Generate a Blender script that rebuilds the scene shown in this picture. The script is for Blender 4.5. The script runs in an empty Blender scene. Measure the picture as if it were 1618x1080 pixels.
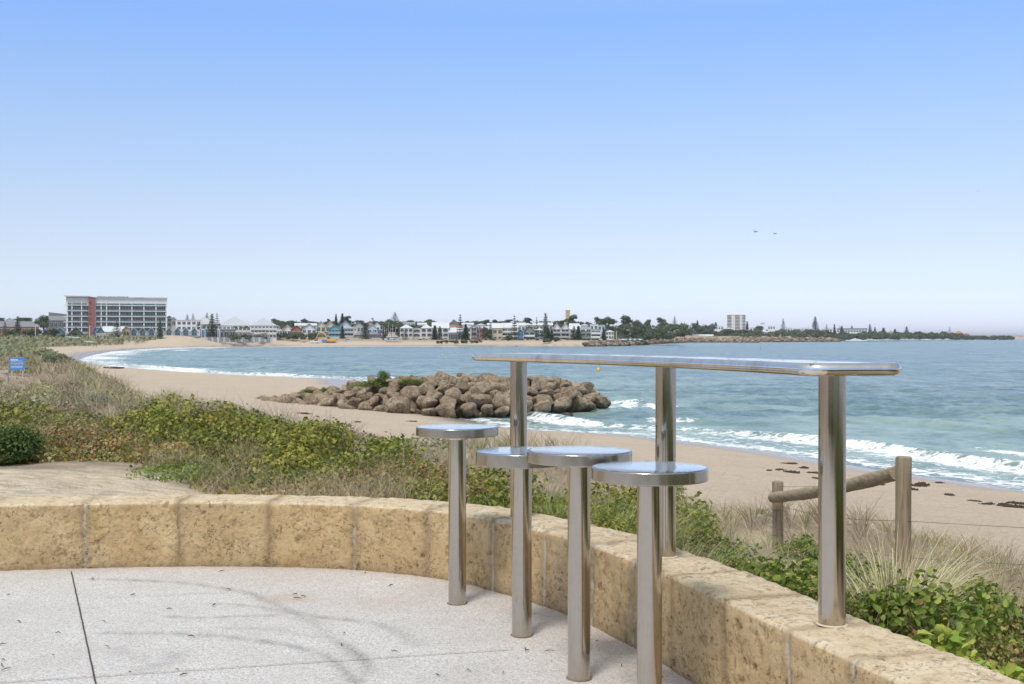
import bpy, bmesh, math, random
import numpy as np
from mathutils import Vector, Matrix

SC = bpy.context.scene
COL = SC.collection
# ---------------------------------------------------------------- camera
CAMZ = 1.15; F = 1850.0; HZ = 532.0
cd = bpy.data.cameras.new('camera'); cam = bpy.data.objects.new('camera', cd); COL.objects.link(cam)
cd.sensor_width = 36.0; cd.lens = F/1618*36; cd.clip_start = .05; cd.clip_end = 60000
cam.location = (0, 0, CAMZ); cam.rotation_euler = (math.radians(90) - math.atan((540-HZ)/F), 0, 0)
SC.camera = cam
# ---------------------------------------------------------------- sky, sun, exposure
SUN_EL, SUN_AZ = math.radians(60), math.radians(-155)      # azimuth clockwise from +Y
w = bpy.data.worlds.new("World"); SC.world = w; w.use_nodes = True
nt = w.node_tree; nt.nodes.clear()
sky = nt.nodes.new('ShaderNodeTexSky'); sky.sky_type = 'NISHITA'; sky.sun_disc = False
sky.sun_elevation = SUN_EL; sky.sun_rotation = SUN_AZ
sky.altitude = 0; sky.air_density = 1.0; sky.dust_density = 0.2; sky.ozone_density = 3.0
bg = nt.nodes.new('ShaderNodeBackground'); bg.inputs[1].default_value = 0.12
wo = nt.nodes.new('ShaderNodeOutputWorld')
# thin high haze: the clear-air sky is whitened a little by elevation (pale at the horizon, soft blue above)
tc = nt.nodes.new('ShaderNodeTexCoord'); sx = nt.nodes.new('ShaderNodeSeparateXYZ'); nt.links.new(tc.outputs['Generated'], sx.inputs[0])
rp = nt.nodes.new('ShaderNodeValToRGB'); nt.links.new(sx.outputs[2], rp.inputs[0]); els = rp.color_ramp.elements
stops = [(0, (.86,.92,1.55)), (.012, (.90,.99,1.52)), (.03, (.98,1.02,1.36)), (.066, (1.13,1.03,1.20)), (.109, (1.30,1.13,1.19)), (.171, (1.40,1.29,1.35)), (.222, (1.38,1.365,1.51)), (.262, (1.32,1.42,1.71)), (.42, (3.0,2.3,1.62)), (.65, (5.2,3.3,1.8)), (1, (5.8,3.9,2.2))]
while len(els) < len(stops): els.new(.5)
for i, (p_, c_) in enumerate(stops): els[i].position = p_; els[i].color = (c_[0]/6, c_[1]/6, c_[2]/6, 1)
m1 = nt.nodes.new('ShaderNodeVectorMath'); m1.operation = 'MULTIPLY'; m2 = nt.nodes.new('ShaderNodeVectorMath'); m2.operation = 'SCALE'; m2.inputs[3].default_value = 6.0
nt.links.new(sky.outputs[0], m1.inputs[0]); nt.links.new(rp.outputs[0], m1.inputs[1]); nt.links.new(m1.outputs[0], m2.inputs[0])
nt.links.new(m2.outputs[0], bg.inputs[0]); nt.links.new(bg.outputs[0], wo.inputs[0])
sd = bpy.data.lights.new('sun', 'SUN'); sun = bpy.data.objects.new('sun', sd); COL.objects.link(sun)
sd.energy = 2.5; sd.angle = math.radians(14); sd.color = (1, .965, .91)
sdir = Vector((math.sin(SUN_AZ)*math.cos(SUN_EL), math.cos(SUN_AZ)*math.cos(SUN_EL), math.sin(SUN_EL)))
sun.rotation_euler = sdir.to_track_quat('Z', 'Y').to_euler()
SC.view_settings.view_transform = 'Standard'; SC.view_settings.look = 'None'
SC.view_settings.exposure = 0.0; SC.view_settings.gamma = 1
SC.view_settings.use_curve_mapping = False

# ---------------------------------------------------------------- helpers
rng = np.random.default_rng(7); random.seed(7)
def at(px, py, d): return ((px-809)/F*d, d, CAMZ-(py-HZ)/F*d)
def _h(ix, iy, iz, s):
    n = (ix*374761393 + iy*668265263 + iz*2147483647 + s*1274126177) & 0xffffffff
    n = ((n ^ (n >> 13))*1274126177) & 0xffffffff
    return ((n ^ (n >> 16)) & 0xffff)/65535.0
def vn(x, y, z=0.0, s=0):
    x, y, z = np.broadcast_arrays(np.asarray(x, float), np.asarray(y, float), np.asarray(z, float))
    ix, iy, iz = np.floor(x).astype(np.int64), np.floor(y).astype(np.int64), np.floor(z).astype(np.int64)
    fx, fy, fz = x-ix, y-iy, z-iz
    fx, fy, fz = fx*fx*(3-2*fx), fy*fy*(3-2*fy), fz*fz*(3-2*fz)
    r = 0
    for a in (0, 1):
        for b in (0, 1):
            for c in (0, 1):
                r = r + _h(ix+a, iy+b, iz+c, s)*(fx if a else 1-fx)*(fy if b else 1-fy)*(fz if c else 1-fz)
    return r*2-1
def fbm(x, y, z=0.0, o=4, s=0):
    r = 0; a = 1.0; k = 1.0
    for i in range(o):
        r = r + a*vn(np.asarray(x)*k+i*17.3, np.asarray(y)*k+i*9.1, np.asarray(z)*k, s+i); a *= .5; k *= 2.03
    return r/1.8
def sm(x, a=0.0, b=1.0):
    t = np.clip((np.asarray(x, float)-a)/(b-a), 0, 1); return t*t*(3-2*t)
def pdist(X, Y, line):
    best = np.full(X.shape, 1e18)
    for (ax, ay), (bx, by) in zip(line[:-1], line[1:]):
        dx, dy = bx-ax, by-ay
        t = np.clip(((X-ax)*dx+(Y-ay)*dy)/(dx*dx+dy*dy+1e-12), 0, 1)
        np.minimum(best, (X-ax-t*dx)**2+(Y-ay-t*dy)**2, out=best)
    return np.sqrt(best)
def inside(X, Y, poly):
    r = np.zeros(X.shape, bool); n = len(poly)
    for i in range(n):
        x0, y0 = poly[i]; x1, y1 = poly[(i+1) % n]
        if y0 == y1: continue
        c = ((y0 > Y) != (y1 > Y)) & (X < (x1-x0)*(Y-y0)/(y1-y0)+x0)
        r ^= c
    return r
def cr(pts, n=8):                                    # Catmull-Rom through 2-D points
    P = [np.array(p, float) for p in pts]; P = [2*P[0]-P[1]]+P+[2*P[-1]-P[-2]]
    out = []
    for i in range(1, len(P)-2):
        for k in range(n):
            t = k/n
            out.append(.5*((2*P[i])+(P[i+1]-P[i-1])*t+(2*P[i-1]-5*P[i]+4*P[i+1]-P[i+2])*t*t+(3*P[i]-P[i-1]-3*P[i+1]+P[i+2])*t**3))
    out.append(P[-2]); return np.array(out)

# ---- mesh from arrays
def np_mesh(name, V, Q, attrs=None, smooth=False):
    V = np.asarray(V, np.float32).reshape(-1, 3); Q = np.asarray(Q, np.int32)
    me = bpy.data.meshes.new(name); k = Q.shape[1]
    me.vertices.add(len(V)); me.vertices.foreach_set('co', V.ravel())
    me.loops.add(Q.size); me.loops.foreach_set('vertex_index', Q.ravel())
    me.polygons.add(len(Q)); me.polygons.foreach_set('loop_start', np.arange(0, Q.size, k, dtype=np.int32))
    try: me.polygons.foreach_set('loop_total', np.full(len(Q), k, np.int32))
    except Exception: pass
    if smooth: me.polygons.foreach_set('use_smooth', np.ones(len(Q), bool))
    for an, arr in (attrs or {}).items():
        arr = np.asarray(arr, np.float32)
        if arr.ndim == 1:
            a = me.attributes.new(an, 'FLOAT', 'POINT'); a.data.foreach_set('value', arr)
        else:
            if arr.shape[1] == 3: arr = np.hstack([arr, np.ones((len(arr), 1), np.float32)])
            a = me.attributes.new(an, 'FLOAT_COLOR', 'POINT'); a.data.foreach_set('color', arr.ravel())
    me.update(calc_edges=True); return me
def link(name, me, mat=None, parent=None):
    o = bpy.data.objects.new(name, me); COL.objects.link(o)
    if mat is not None and me is not None and len(me.materials) == 0: me.materials.append(mat)
    if parent is not None: o.parent = parent
    return o
def tag(o, label=None, cat=None, group=None, kind=None):
    if label: o['label'] = label
    if cat: o['category'] = cat
    if group: o['group'] = group
    if kind: o['kind'] = kind
    return o
def empty(name, loc, rz=0, label=None, cat=None, group=None):
    o = bpy.data.objects.new(name, None); COL.objects.link(o); o.location = loc; o.rotation_euler = (0, 0, rz)
    o.empty_display_size = .2
    return tag(o, label, cat, group)
def copy_tree(o, parent=None):
    c = o.copy(); COL.objects.link(c)
    if parent is not None: c.parent = parent
    for ch in list(o.children): copy_tree(ch, c)
    return c

class MB:                                            # python-side mesh builder for man-made things
    def __init__(s): s.v = []; s.f = []; s.sm = []
    def add(s, V, Fc, smooth=False, M=None):
        b = len(s.v)
        for p in V: s.v.append(tuple(M @ Vector(p)) if M else tuple(p))
        for q in Fc: s.f.append([i+b for i in q]); s.sm.append(smooth)
        return s
    def box(s, x0, x1, y0, y1, z0, z1, M=None):
        V = [(x0,y0,z0),(x1,y0,z0),(x1,y1,z0),(x0,y1,z0),(x0,y0,z1),(x1,y0,z1),(x1,y1,z1),(x0,y1,z1)]
        return s.add(V, [(3,2,1,0),(4,5,6,7),(0,1,5,4),(1,2,6,5),(2,3,7,6),(3,0,4,7)], False, M)
    def prism(s, P, y0, y1, M=None):                 # polygon in x-z pushed along y
        n = len(P); V = [(x, y0, z) for x, z in P]+[(x, y1, z) for x, z in P]
        return s.add(V, [list(range(n)), list(range(2*n-1, n-1, -1))]+[(i, i+n, (i+1) % n+n, (i+1) % n) for i in range(n)], False, M)
    def lathe(s, prof, n=32, c=(0, 0), M=None, smooth=True, cap=True):
        V = []; Fc = []
        for r, z in prof:
            for i in range(n): V.append((c[0]+r*math.cos(i*2*math.pi/n), c[1]+r*math.sin(i*2*math.pi/n), z))
        for k in range(len(prof)-1):
            for i in range(n): j = (i+1) % n; Fc.append((k*n+i, k*n+j, (k+1)*n+j, (k+1)*n+i))
        s.add(V, Fc, smooth, M)
        if cap:
            s.add(V[:n], [list(range(n-1, -1, -1))]); s.add(V[-n:], [list(range(n))])
        return s
    def tube(s, pts, r, n=10, closed=False, cap=True):
        P = [Vector(p) for p in pts]; m = len(P); V = []; Fc = []
        R = r if isinstance(r, (list, tuple)) else [r]*m
        for i, p in enumerate(P):
            if closed: t = (P[(i+1) % m]-P[i-1]).normalized()
            else: t = (P[min(i+1, m-1)]-P[max(i-1, 0)]).normalized()
            a = t.cross(Vector((0, 0, 1)))
            if a.length < 1e-3: a = t.cross(Vector((1, 0, 0)))
            a.normalize(); b = a.cross(t)
            for k in range(n):
                q = p+(a*math.cos(k*2*math.pi/n)+b*math.sin(k*2*math.pi/n))*R[i]; V.append(tuple(q))
        for i in range(m if closed else m-1):
            j = (i+1) % m
            for k in range(n): l = (k+1) % n; Fc.append((i*n+k, i*n+l, j*n+l, j*n+k))
        s.add(V, Fc, True)
        if cap and not closed:
            s.add(V[:n], [list(range(n-1, -1, -1))]); s.add(V[-n:], [list(range(n))])
        return s
    def mesh(s, name, mat=None, bevel=0):
        me = bpy.data.meshes.new(name); me.from_pydata(s.v, [], s.f); me.polygons.foreach_set('use_smooth', s.sm)
        bm = bmesh.new(); bm.from_mesh(me); bmesh.ops.recalc_face_normals(bm, faces=bm.faces)
        if bevel:
            bmesh.ops.bevel(bm, geom=[e for e in bm.edges if len(e.link_faces) == 2 and e.calc_face_angle(0) > .6], offset=bevel, segments=2, affect='EDGES', profile=.6)
        bm.to_mesh(me); bm.free()
        if mat: me.materials.append(mat)
        me.update(); return me
    def build(s, name, mat=None, parent=None, bevel=0):
        return link(name, s.mesh(name, mat, bevel), None, parent)

# ---- materials
class NT:
    def __init__(s, name):
        s.m = bpy.data.materials.new(name); s.m.use_nodes = True; s.t = s.m.node_tree; s.n = s.t.nodes; s.n.clear()
        s.out = s.n.new('ShaderNodeOutputMaterial'); s.b = s.n.new('ShaderNodeBsdfPrincipled'); s.t.links.new(s.b.outputs[0], s.out.inputs[0])
        s._co = None
    def new(s, t, **k):
        n = s.n.new('ShaderNode'+t)
        for a, v in k.items(): setattr(n, a, v)
        return n
    def L(s, a, b): s.t.links.new(a, b)
    def co(s, which='Object'):
        if s._co is None: s._co = s.new('TexCoord')
        return s._co.outputs[which]
    def pos(s): return s.new('NewGeometry').outputs['Position']
    def map(s, vec, sc):
        n = s.new('Mapping'); n.inputs['Scale'].default_value = sc if isinstance(sc, (tuple, list)) else (sc,)*3; s.L(vec, n.inputs[0]); return n.outputs[0]
    def noise(s, vec, sc, det=4, ro=.55, dist=0):
        n = s.new('TexNoise'); n.inputs['Scale'].default_value = sc; n.inputs['Detail'].default_value = det; n.inputs['Roughness'].default_value = ro; n.inputs['Distortion'].default_value = dist
        s.L(vec, n.inputs['Vector']); return n.outputs['Fac']
    def voro(s, vec, sc, out='Distance', feat='F1', rnd=1):
        n = s.new('TexVoronoi', feature=feat); n.inputs['Scale'].default_value = sc; n.inputs['Randomness'].default_value = rnd; s.L(vec, n.inputs['Vector']); return n.outputs[out]
    def ramp(s, fac, stops):
        n = s.new('ValToRGB'); e = n.color_ramp.elements
        while len(e) < len(stops): e.new(.5)
        for i, (p, c) in enumerate(stops):
            e[i].position = p; e[i].color = (c, c, c, 1) if not isinstance(c, (tuple, list)) else (*c[:3], 1)
        s.L(fac, n.inputs[0]); return n.outputs[0]
    def mix(s, f, a, b, mode='MIX'):
        n = s.new('Mix', data_type='RGBA', blend_type=mode)
        for i, v in ((0, f), (6, a), (7, b)):
            if hasattr(v, 'links'): s.L(v, n.inputs[i])
            elif i == 0: n.inputs[0].default_value = v
            else: n.inputs[i].default_value = (*v[:3], 1) if isinstance(v, (tuple, list)) else (v, v, v, 1)
        return n.outputs[2]
    def math(s, op, a, b=0.0, c=None, clamp=False):
        n = s.new('Math', operation=op, use_clamp=clamp)
        for i, v in enumerate((a, b) if c is None else (a, b, c)):
            if hasattr(v, 'links'): s.L(v, n.inputs[i])
            else: n.inputs[i].default_value = v
        return n.outputs[0]
    def attr(s, name, out='Fac'):
        n = s.new('Attribute', attribute_name=name); return n.outputs[out]
    def bump(s, h, st, dist, normal=None):
        n = s.new('Bump'); n.inputs['Strength'].default_value = st; n.inputs['Distance'].default_value = dist; s.L(h, n.inputs['Height'])
        if normal is not None: s.L(normal, n.inputs['Normal'])
        return n.outputs[0]
    def set(s, **k):
        names = {'color': 'Base Color', 'rough': 'Roughness', 'metal': 'Metallic', 'normal': 'Normal', 'spec': 'Specular IOR Level', 'ior': 'IOR', 'trans': 'Transmission Weight', 'aniso': 'Anisotropic', 'alpha': 'Alpha', 'sheen': 'Sheen Weight'}
        for a, v in k.items():
            i = s.b.inputs[names[a]]
            if hasattr(v, 'links'): s.L(v, i)
            elif a == 'color': i.default_value = (*v[:3], 1)
            else: i.default_value = v
        return s
_mc = {}
def paint(name, col, rough=.6, metal=0, var=.12, sc=.6):
    key = (name,)
    if key in _mc: return _mc[key]
    t = NT(name); n = t.noise(t.pos(), sc, 5, .6)
    c = t.mix(n, tuple(x*(1-var) for x in col), tuple(min(1, x*(1+var)) for x in col))
    t.set(color=c, rough=rough, metal=metal); _mc[key] = t.m; return t.m
# ---------------------------------------------------------------- lie of the land (metres; the terrace is z = 0, the sea is SEA)
SEA = -3.85
SHORE = [(70,-120),(45,-10),(30,20),(23,31),(16.6,38),(13.9,43.4),(10.9,51.4),(6.1,59.3),(1.4,62.3),(-1,65),(-2.6,69.5),(-4.8,75),(-8,82),(-13,100),(-18.7,136),(-30,146),(-43.8,160),(-61,185),(-78,215),(-98,264),(-118,330),(-138,402),(-152,470),(-156,540),(-148,590),(-110,617),(-36,622),(44,617),(60,640),(68,665),(110,850),(165,1060),(190,1070),(217,1035),(240,1100),(325,1230),(345,1235),(400,1450),(455,1560),(560,1900),(800,2400),(1300,2900),(2400,3100),(2400,9500)]
LAND = SHORE+[(-9500,9500),(-9500,-3000),(70,-3000)]
TOE = [(30,-120),(20,-10),(14,2),(10.5,8),(8.2,13),(6.6,18),(3.8,24),(0,28.5),(-3,31.5),(-6,34),(-9.2,38),(-12.2,45),(-15.5,54),(-20,64),(-26,80),(-43,120),(-68,180),(-128,300),(-168,420),(-184,520),(-178,600),(-140,640),(0,645),(45,640),(60,690),(85,860),(135,1070),(190,1105),(235,1170),(310,1290),(380,1450),(440,1600),(560,2000),(850,2520),(1300,2960),(2400,3200),(2400,9500)]
DUNE = TOE+[(-9500,9500),(-9500,-3000),(30,-3000)]
CT = np.array([(-3,6.6,.12),(-1.6,6.6,.1),(-4.6,10.5,.02),(-10,8,.05),(-12,12,.02),(-1,7.2,0),(0.2,6.6,-.05),(-3,14,-.08),(-6,17,-.15),(-10,25,-.35),(-8,33,-.75),(-14,40,-.55),(-22,50,-.35),(-30,62,-.35),(-35,80,-.6),(-21,48.5,-.95),(-24,40,-.3),(-38,70,-.35),(-60,90,-.6),(-60,50,-.3),(-60,150,-1.2),(-3,20,-.9),(-3,27,-1.7),(1,12,-.75),(1.5,18,-1.7),(1,9,-.4),(.9,7,-.2),(3,13.6,-1.42),(3.2,9.6,-.82),(1.35,4.5,.02),(1.6,3.4,.05),(2.2,2.6,.05),(2,6,-.38),(3,5,-.5),(5,7,-1.1),(5.6,11,-1.8),(3.4,8,-1.0),(4.3,10,-1.5),(2.7,6.5,-.7),(2,8,-.7),(2.6,4.2,-.25),(0,-5,-.1),(-6,-8,-.1),(8,-4,-.4),(-8,2,0),
 (-160,520,-.6),(-200,560,.2),(-150,660,1.0),(0,670,0.2),(60,670,-.4),(0,760,1),(0,1000,9),(-200,900,4),(130,800,1),(200,1000,3),(170,1000,2),(300,1300,3),(250,1200,2),(400,1500,3),(500,1900,2),(800,2600,3),(1300,3100,4),(-600,900,2),(-300,400,-.2),(-200,350,-.8),(-120,210,-1.2),(400,1800,8),(0,2500,14),(1000,5000,12),(-2000,3000,14)], float)
def gz(X, Y, far=True):
    X = np.asarray(X, float); Y = np.asarray(Y, float); shp = X.shape; X = X.ravel(); Y = Y.ravel()
    ds = pdist(X, Y, SHORE); land = inside(X, Y, LAND)
    dt = pdist(X, Y, TOE); dune = inside(X, Y, DUNE)
    r = np.hypot(X, Y)
    num = np.zeros(X.shape); den = np.zeros(X.shape)
    for cx, cy, cz in CT:
        q = 1/(((X-cx)**2+(Y-cy)**2+.15+.0004*(cx*cx+cy*cy))**1.6); num += q*cz; den += q
    top = num/den
    top = top+fbm(X/9, Y/9, 0, 3, 3)*.16*sm(r, 9, 30)+fbm(X/2.2, Y/2.2, 0, 3, 5)*.07*sm(r, 6, 12)
    W = np.clip(2.5+r*.03, 3, 22)
    zt = SEA+1.15
    frac = ds/(ds+dt+1e-6)
    zb = SEA+1.15*frac**.75
    zb = zb+(vn(X/3.1, Y/3.1, 0, 9)*.035+vn(X/.9, Y/.9, 0, 11)*.012)*sm(ds, 1.5, 6)
    # bulldozed sand bank along the far beach
    bank = sm(ds, 3, 16)*sm(Y, 560, 600)*(1-sm(X, 40, 70))
    zb = zb+bank*(1.9-.8*sm(X, -135, -115)+.5*fbm(X/14, Y/30, 0, 3, 21)+2.9*np.exp(-((X+176)/24)**2)+.9*np.exp(-((X+138)/12)**2))
    zt2 = np.where(Y > 560, zt+1.9, zt)
    zd = zt2+(top-zt2)*sm(dt/W)
    z = np.where(land, np.where(dune, zd, zb), SEA-.02-.05*np.minimum(ds, 60))
    return z.reshape(shp)
def gz1(x, y): return float(gz(np.array([x]), np.array([y]))[0])

# ground: a ring grid round the terrace, fine in front, reaching the horizon
az = np.concatenate([np.linspace(-180, -32, 60)[:-1], np.linspace(-32, 32, 760), np.linspace(32, 180, 60)[1:]])*math.pi/180
rr = [1.5]
while rr[-1] < 9200: rr.append(rr[-1]*(1.0085 if rr[-1] < 120 else 1.014)+.012)
rr = np.array(rr); A, R = np.meshgrid(az, rr); GX = R*np.sin(A); GY = R*np.cos(A)
GZ = gz(GX, GY)
# wall line (inner foot), needed to keep the soil out of the terrace
WIN = cr([(-7,5.0),(-5.2,5.35),(-3.6,5.62),(-2.51,5.76),(-1.64,5.86),(-.85,5.79),(-.326,5.54),(-.03,5.22),(.235,4.82),(.45,4.33),(.59,3.92),(.74,3.42),(.885,2.95),(1.03,2.45),(1.15,1.95),(1.32,1.2),(1.5,0),(1.5,-3)], 12)
TER = [tuple(p) for p in WIN]+[(1.5,-4),(-9,-4),(-9,4.6)]
WLINE = [tuple(p) for p in WIN]
tin = inside(GX, GY, TER); dw = pdist(GX.ravel(), GY.ravel(), WLINE).reshape(GX.shape)
near = np.hypot(GX, GY) < 30
GZ = np.where(tin & near, -.12, GZ)
GZ = np.where((~tin) & near & (dw < .28), np.minimum(GZ, -.02+dw*.1), GZ)
ds = pdist(GX.ravel(), GY.ravel(), SHORE).reshape(GX.shape)
land = inside(GX, GY, LAND); dune = inside(GX, GY, DUNE)
dtoe = pdist(GX.ravel(), GY.ravel(), TOE).reshape(GX.shape)
wetl = np.where(land, 1-sm(ds+vn(GX/2.3, GY/2.3)*.6*np.clip(R/60, .5, 4), 1.2*np.clip(R/90, 1, 2), 3.2*np.clip(R/90, 1, 2.2)), 1.0)
veg = np.where(dune, sm(dtoe+fbm(GX/3, GY/3, 0, 3, 31)*2.0, 0, 2.5), 0)
# bare sandy track behind the wall on the left
pxs = [-600,-100,0,250,330,400,470,520,560]; pyd = [11.4,11.3,11.2,10.9,10.3,9.6,8.7,7.7,6.8]
pxg = 809+F*GX/np.maximum(GY, .1)
tsd = np.interp(pxg, pxs, pyd)+.3*fbm(GX*1.5, GY*1.5)-R
track = np.where((pxg < 600) & (GY > 0), sm(tsd, -.25, .35)*sm(600-pxg, 0, 60), 0)
veg = veg*(1-track)
# ploughed streaks of the track are real ruts
GZ = GZ+np.where(~tin, track*(.014*vn(GX*1.2, GY*7, 0, 77)+.012*vn(GX*7, GY*12, 0, 78)), 0)
nr, na = GX.shape
idx = np.arange(nr*na).reshape(nr, na)
Q = np.stack([idx[:-1, :-1], idx[:-1, 1:], idx[1:, 1:], idx[1:, :-1]], -1).reshape(-1, 4)[:, ::-1]
me = np_mesh('ground', np.stack([GX, GY, GZ], -1), Q, {'veg': veg.ravel(), 'wet': wetl.ravel(), 'track': track.ravel()}, True)
t = NT('sand'); p = t.pos()
n1 = t.noise(p, .35, 5, .6); n2 = t.noise(p, 9, 6, .7); n3 = t.noise(p, 90, 3, .7)
c = t.ramp(n1, [(.3, (.53,.43,.325)), (.7, (.62,.515,.39))])
c = t.mix(t.ramp(n2, [(.35, 1.0), (.62, 0.0)]), c, (.47,.375,.285))
trk = t.mix(t.ramp(t.noise(t.map(p, (1.2, 5, 1)), 2.2, 7, .75), [(.38, 0.0), (.6, 1.0)]), (.46,.37,.26), (.72,.62,.47))
c = t.mix(t.attr('track'), c, trk)
soil = t.mix(n2, (.19,.14,.095), (.42,.33,.24))
c = t.mix(t.math('MULTIPLY', t.attr('veg'), t.ramp(t.noise(p, 1.1, 5, .65), [(.38, .35), (.55, 1.0)])), c, soil)
wetc = t.mix(n1, (.30,.24,.20), (.36,.30,.25))
c = t.mix(t.attr('wet'), c, wetc)
fpn = t.voro(p, 2.6, 'Distance', 'SMOOTH_F1'); c = t.mix(t.ramp(n3, [(.3, .35), (.55, 0.0)]), c, (.24,.19,.14))
hb = t.math('ADD', t.math('ADD', t.noise(p, 3.2, 5, .65), t.math('MULTIPLY', t.ramp(fpn, [(.1, 0.0), (.35, 1.0)]), .45)), t.math('MULTIPLY', n3, .12))
bst = t.math('MULTIPLY_ADD', t.attr('wet'), -.75, .85)
bn = t.new('Bump'); bn.inputs['Distance'].default_value = .16; t.L(bst, bn.inputs['Strength']); t.L(hb, bn.inputs['Height'])
t.set(color=c, rough=t.math('MULTIPLY_ADD', t.attr('wet'), -.68, .92), normal=bn.outputs[0], spec=.35)
ground = tag(link('ground', me, t.m), kind='structure')

# ---------------------------------------------------------------- sea
az2 = np.linspace(-26.5, 34, 980)*math.pi/180
r2 = [28.0]
while r2[-1] < 1700: r2.append(r2[-1]*1.0056)
for q in (2100, 2700, 3600, 5000, 9400, 26000): r2.append(q)
A2, R2 = np.meshgrid(az2, np.array(r2)); X2 = R2*np.sin(A2); Y2 = R2*np.cos(A2)
d2 = pdist(X2.ravel(), Y2.ravel(), SHORE).reshape(X2.shape); l2 = inside(X2, Y2, LAND)
sdist = np.where(l2, -d2, d2)
Z2 = np.zeros(X2.shape); rw = np.random.default_rng(3)
for i in range(46):
    lam = .7*1.105**(i % 23)+rw.uniform(0, .2); a = .0092*lam**.72*(1 if i < 23 else .8)
    th = math.radians(rw.normal(250, 38)); k = 2*math.pi/lam
    ph = k*(X2*math.cos(th)+Y2*math.sin(th))+rw.uniform(0, 6.3)
    fade = np.clip(lam/(R2*.016), 0, 1)
    s_ = np.sin(ph+.8*vn(X2/(lam*4), Y2/(lam*4), 0, 50+i))
    Z2 += a*(1-2*np.abs(s_))*fade*.5+a*s_*fade*.5
Z2 *= sm(sdist, .5, 14)*.85+.15
gust = .75+.5*vn(X2/28, Y2/50, 0, 91); Z2 *= gust
# swell lines that steepen and break as they near the beach
foam = np.zeros(X2.shape); along = X2*.75-Y2*.66
near_beach = sm(300-R2, 0, 120)
for j, (off, amp, wd) in enumerate([(6.0,.30,.9),(12,.20,1.2),(19,.22,1.5),(28,.20,1.9),(40,.20,2.2),(56,.16,2.6),(76,.12,3)]):
    wob = fbm(along/22+j*7, j*3.3+0*along, 0, 3, 60+j)*off*.22
    s_ = sdist-off-wob
    lm = sm(vn(along/15+j*5.3, j*1.7+0*along, 0, 70+j)+.35, 0, .55) if j else .55+.45*sm(vn(along/9, 0*along, 0, 70)+.6, 0, .6)
    prof = np.exp(-np.where(s_ < 0, (s_/(wd*.45))**2, (s_/(wd*1.5))**2))
    Z2 += amp*prof*lm*near_beach
    if j == 0: foam = np.maximum(foam, np.exp(-((s_+.8)/1.25)**2)*(.10+.62*lm)*near_beach)
    elif j <= 2:
        br = sm(vn(along/8+j*11, j*2.1+0*along, 0, 80+j), .5 if j == 1 else .72, .95)
        foam = np.maximum(foam, np.exp(-((s_+.6)/.9)**2)*br*near_beach)
sw = np.exp(-((sdist-1.2-fbm(along/6, 0*along, 0, 3, 66)*1.6)/.8)**2)*.62
foam = np.maximum(foam, sw*near_beach)
foam = np.maximum(foam, .40*sm(8-sdist, 0, 8)*near_beach*sm(sdist, -.5, 1))
# far shores: surf along the left of the bay and at the groyne's nose
fs = sm(R2, 110, 160)
surf = np.exp(-((sdist-3)/(4+.012*R2))**2)*sm(-X2, 5, 30)*fs*sm(700-Y2, 0, 100)
surf *= .65+.6*fbm(along/14, sdist/5, 0, 3, 95)
b2 = sm(-60-X2, 0, 60)*fs
surf = np.maximum(surf, b2*sm(60-sdist, 0, 45)*sm(vn(along/20+3*vn(X2/30, Y2/30), sdist/7, 0, 97), .1, .7)*.6)
foam = np.maximum(foam, surf)
gn = pdist(X2.ravel(), Y2.ravel(), [(-7,79),(0,81.5),(7,86.5),(7.5,90)]).reshape(X2.shape)
foam = np.maximum(foam, np.exp(-((gn-1.4)/1.1)**2)*(.75+.5*fbm(X2/1.5, Y2/2, 0, 3, 98)))
foam = np.maximum(foam, np.exp(-(gn/5)**2)*.3)
foam = np.where(sdist < -1.5, 0, foam)
Z2 = SEA+Z2-.03
Z2 = np.where(sdist < 0, np.maximum(SEA-.01+sdist*.006, SEA-.2), Z2)
Z2 = np.where(sdist < -3, SEA-.9, Z2)
nr, na = X2.shape; idx = np.arange(nr*na).reshape(nr, na)
Q = np.stack([idx[:-1, :-1], idx[:-1, 1:], idx[1:, 1:], idx[1:, :-1]], -1).reshape(-1, 4)[:, ::-1]
keep = (sdist.ravel()[Q] > -4).any(1); Q = Q[keep]
me = np_mesh('sea', np.stack([X2, Y2, Z2], -1), Q, {'foam': foam.ravel(), 'depth': sm(sdist, 0, 70).ravel()}, True)
t = NT('sea_water'); p = t.pos()
ms = t.map(p, (1, .55, 1))
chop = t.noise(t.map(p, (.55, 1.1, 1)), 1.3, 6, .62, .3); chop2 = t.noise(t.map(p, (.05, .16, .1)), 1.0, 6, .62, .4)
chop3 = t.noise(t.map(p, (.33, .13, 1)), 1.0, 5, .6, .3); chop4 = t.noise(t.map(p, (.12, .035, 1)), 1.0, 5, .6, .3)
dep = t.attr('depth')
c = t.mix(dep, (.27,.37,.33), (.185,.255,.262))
c = t.mix(t.math('MULTIPLY', t.ramp(chop2, [(.40, 1.0), (.54, 0.0)]), .75), c, (.075,.145,.155))  # dark wave faces painted into the water colour, standing in for shading and reflection
c = t.mix(t.math('MULTIPLY', t.ramp(chop3, [(.36, 1.0), (.52, 0.0)]), .45), c, (.06,.125,.14)); c = t.mix(t.math('MULTIPLY', t.ramp(chop4, [(.38, 1.0), (.52, 0.0)]), .3), c, (.07,.135,.15)); c = t.mix(t.math('MULTIPLY', t.ramp(chop3, [(.54, 0.0), (.70, 1.0)]), .35), c, (.36,.46,.46))  # finer painted wave-face shade, then pale crests painted in
fn = t.noise(p, 1.7, 7, .72, .6); fn2 = t.voro(t.map(p, (1, 1, .2)), 1.5, 'Distance', 'DISTANCE_TO_EDGE')
lace = t.math('MULTIPLY', t.ramp(fn2, [(.0, 1.0), (.22, .0)]), .25)
fv = t.math('ADD', t.math('ADD', t.attr('foam'), t.math('MULTIPLY_ADD', fn, 2.5, -1.34)), lace)
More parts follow.
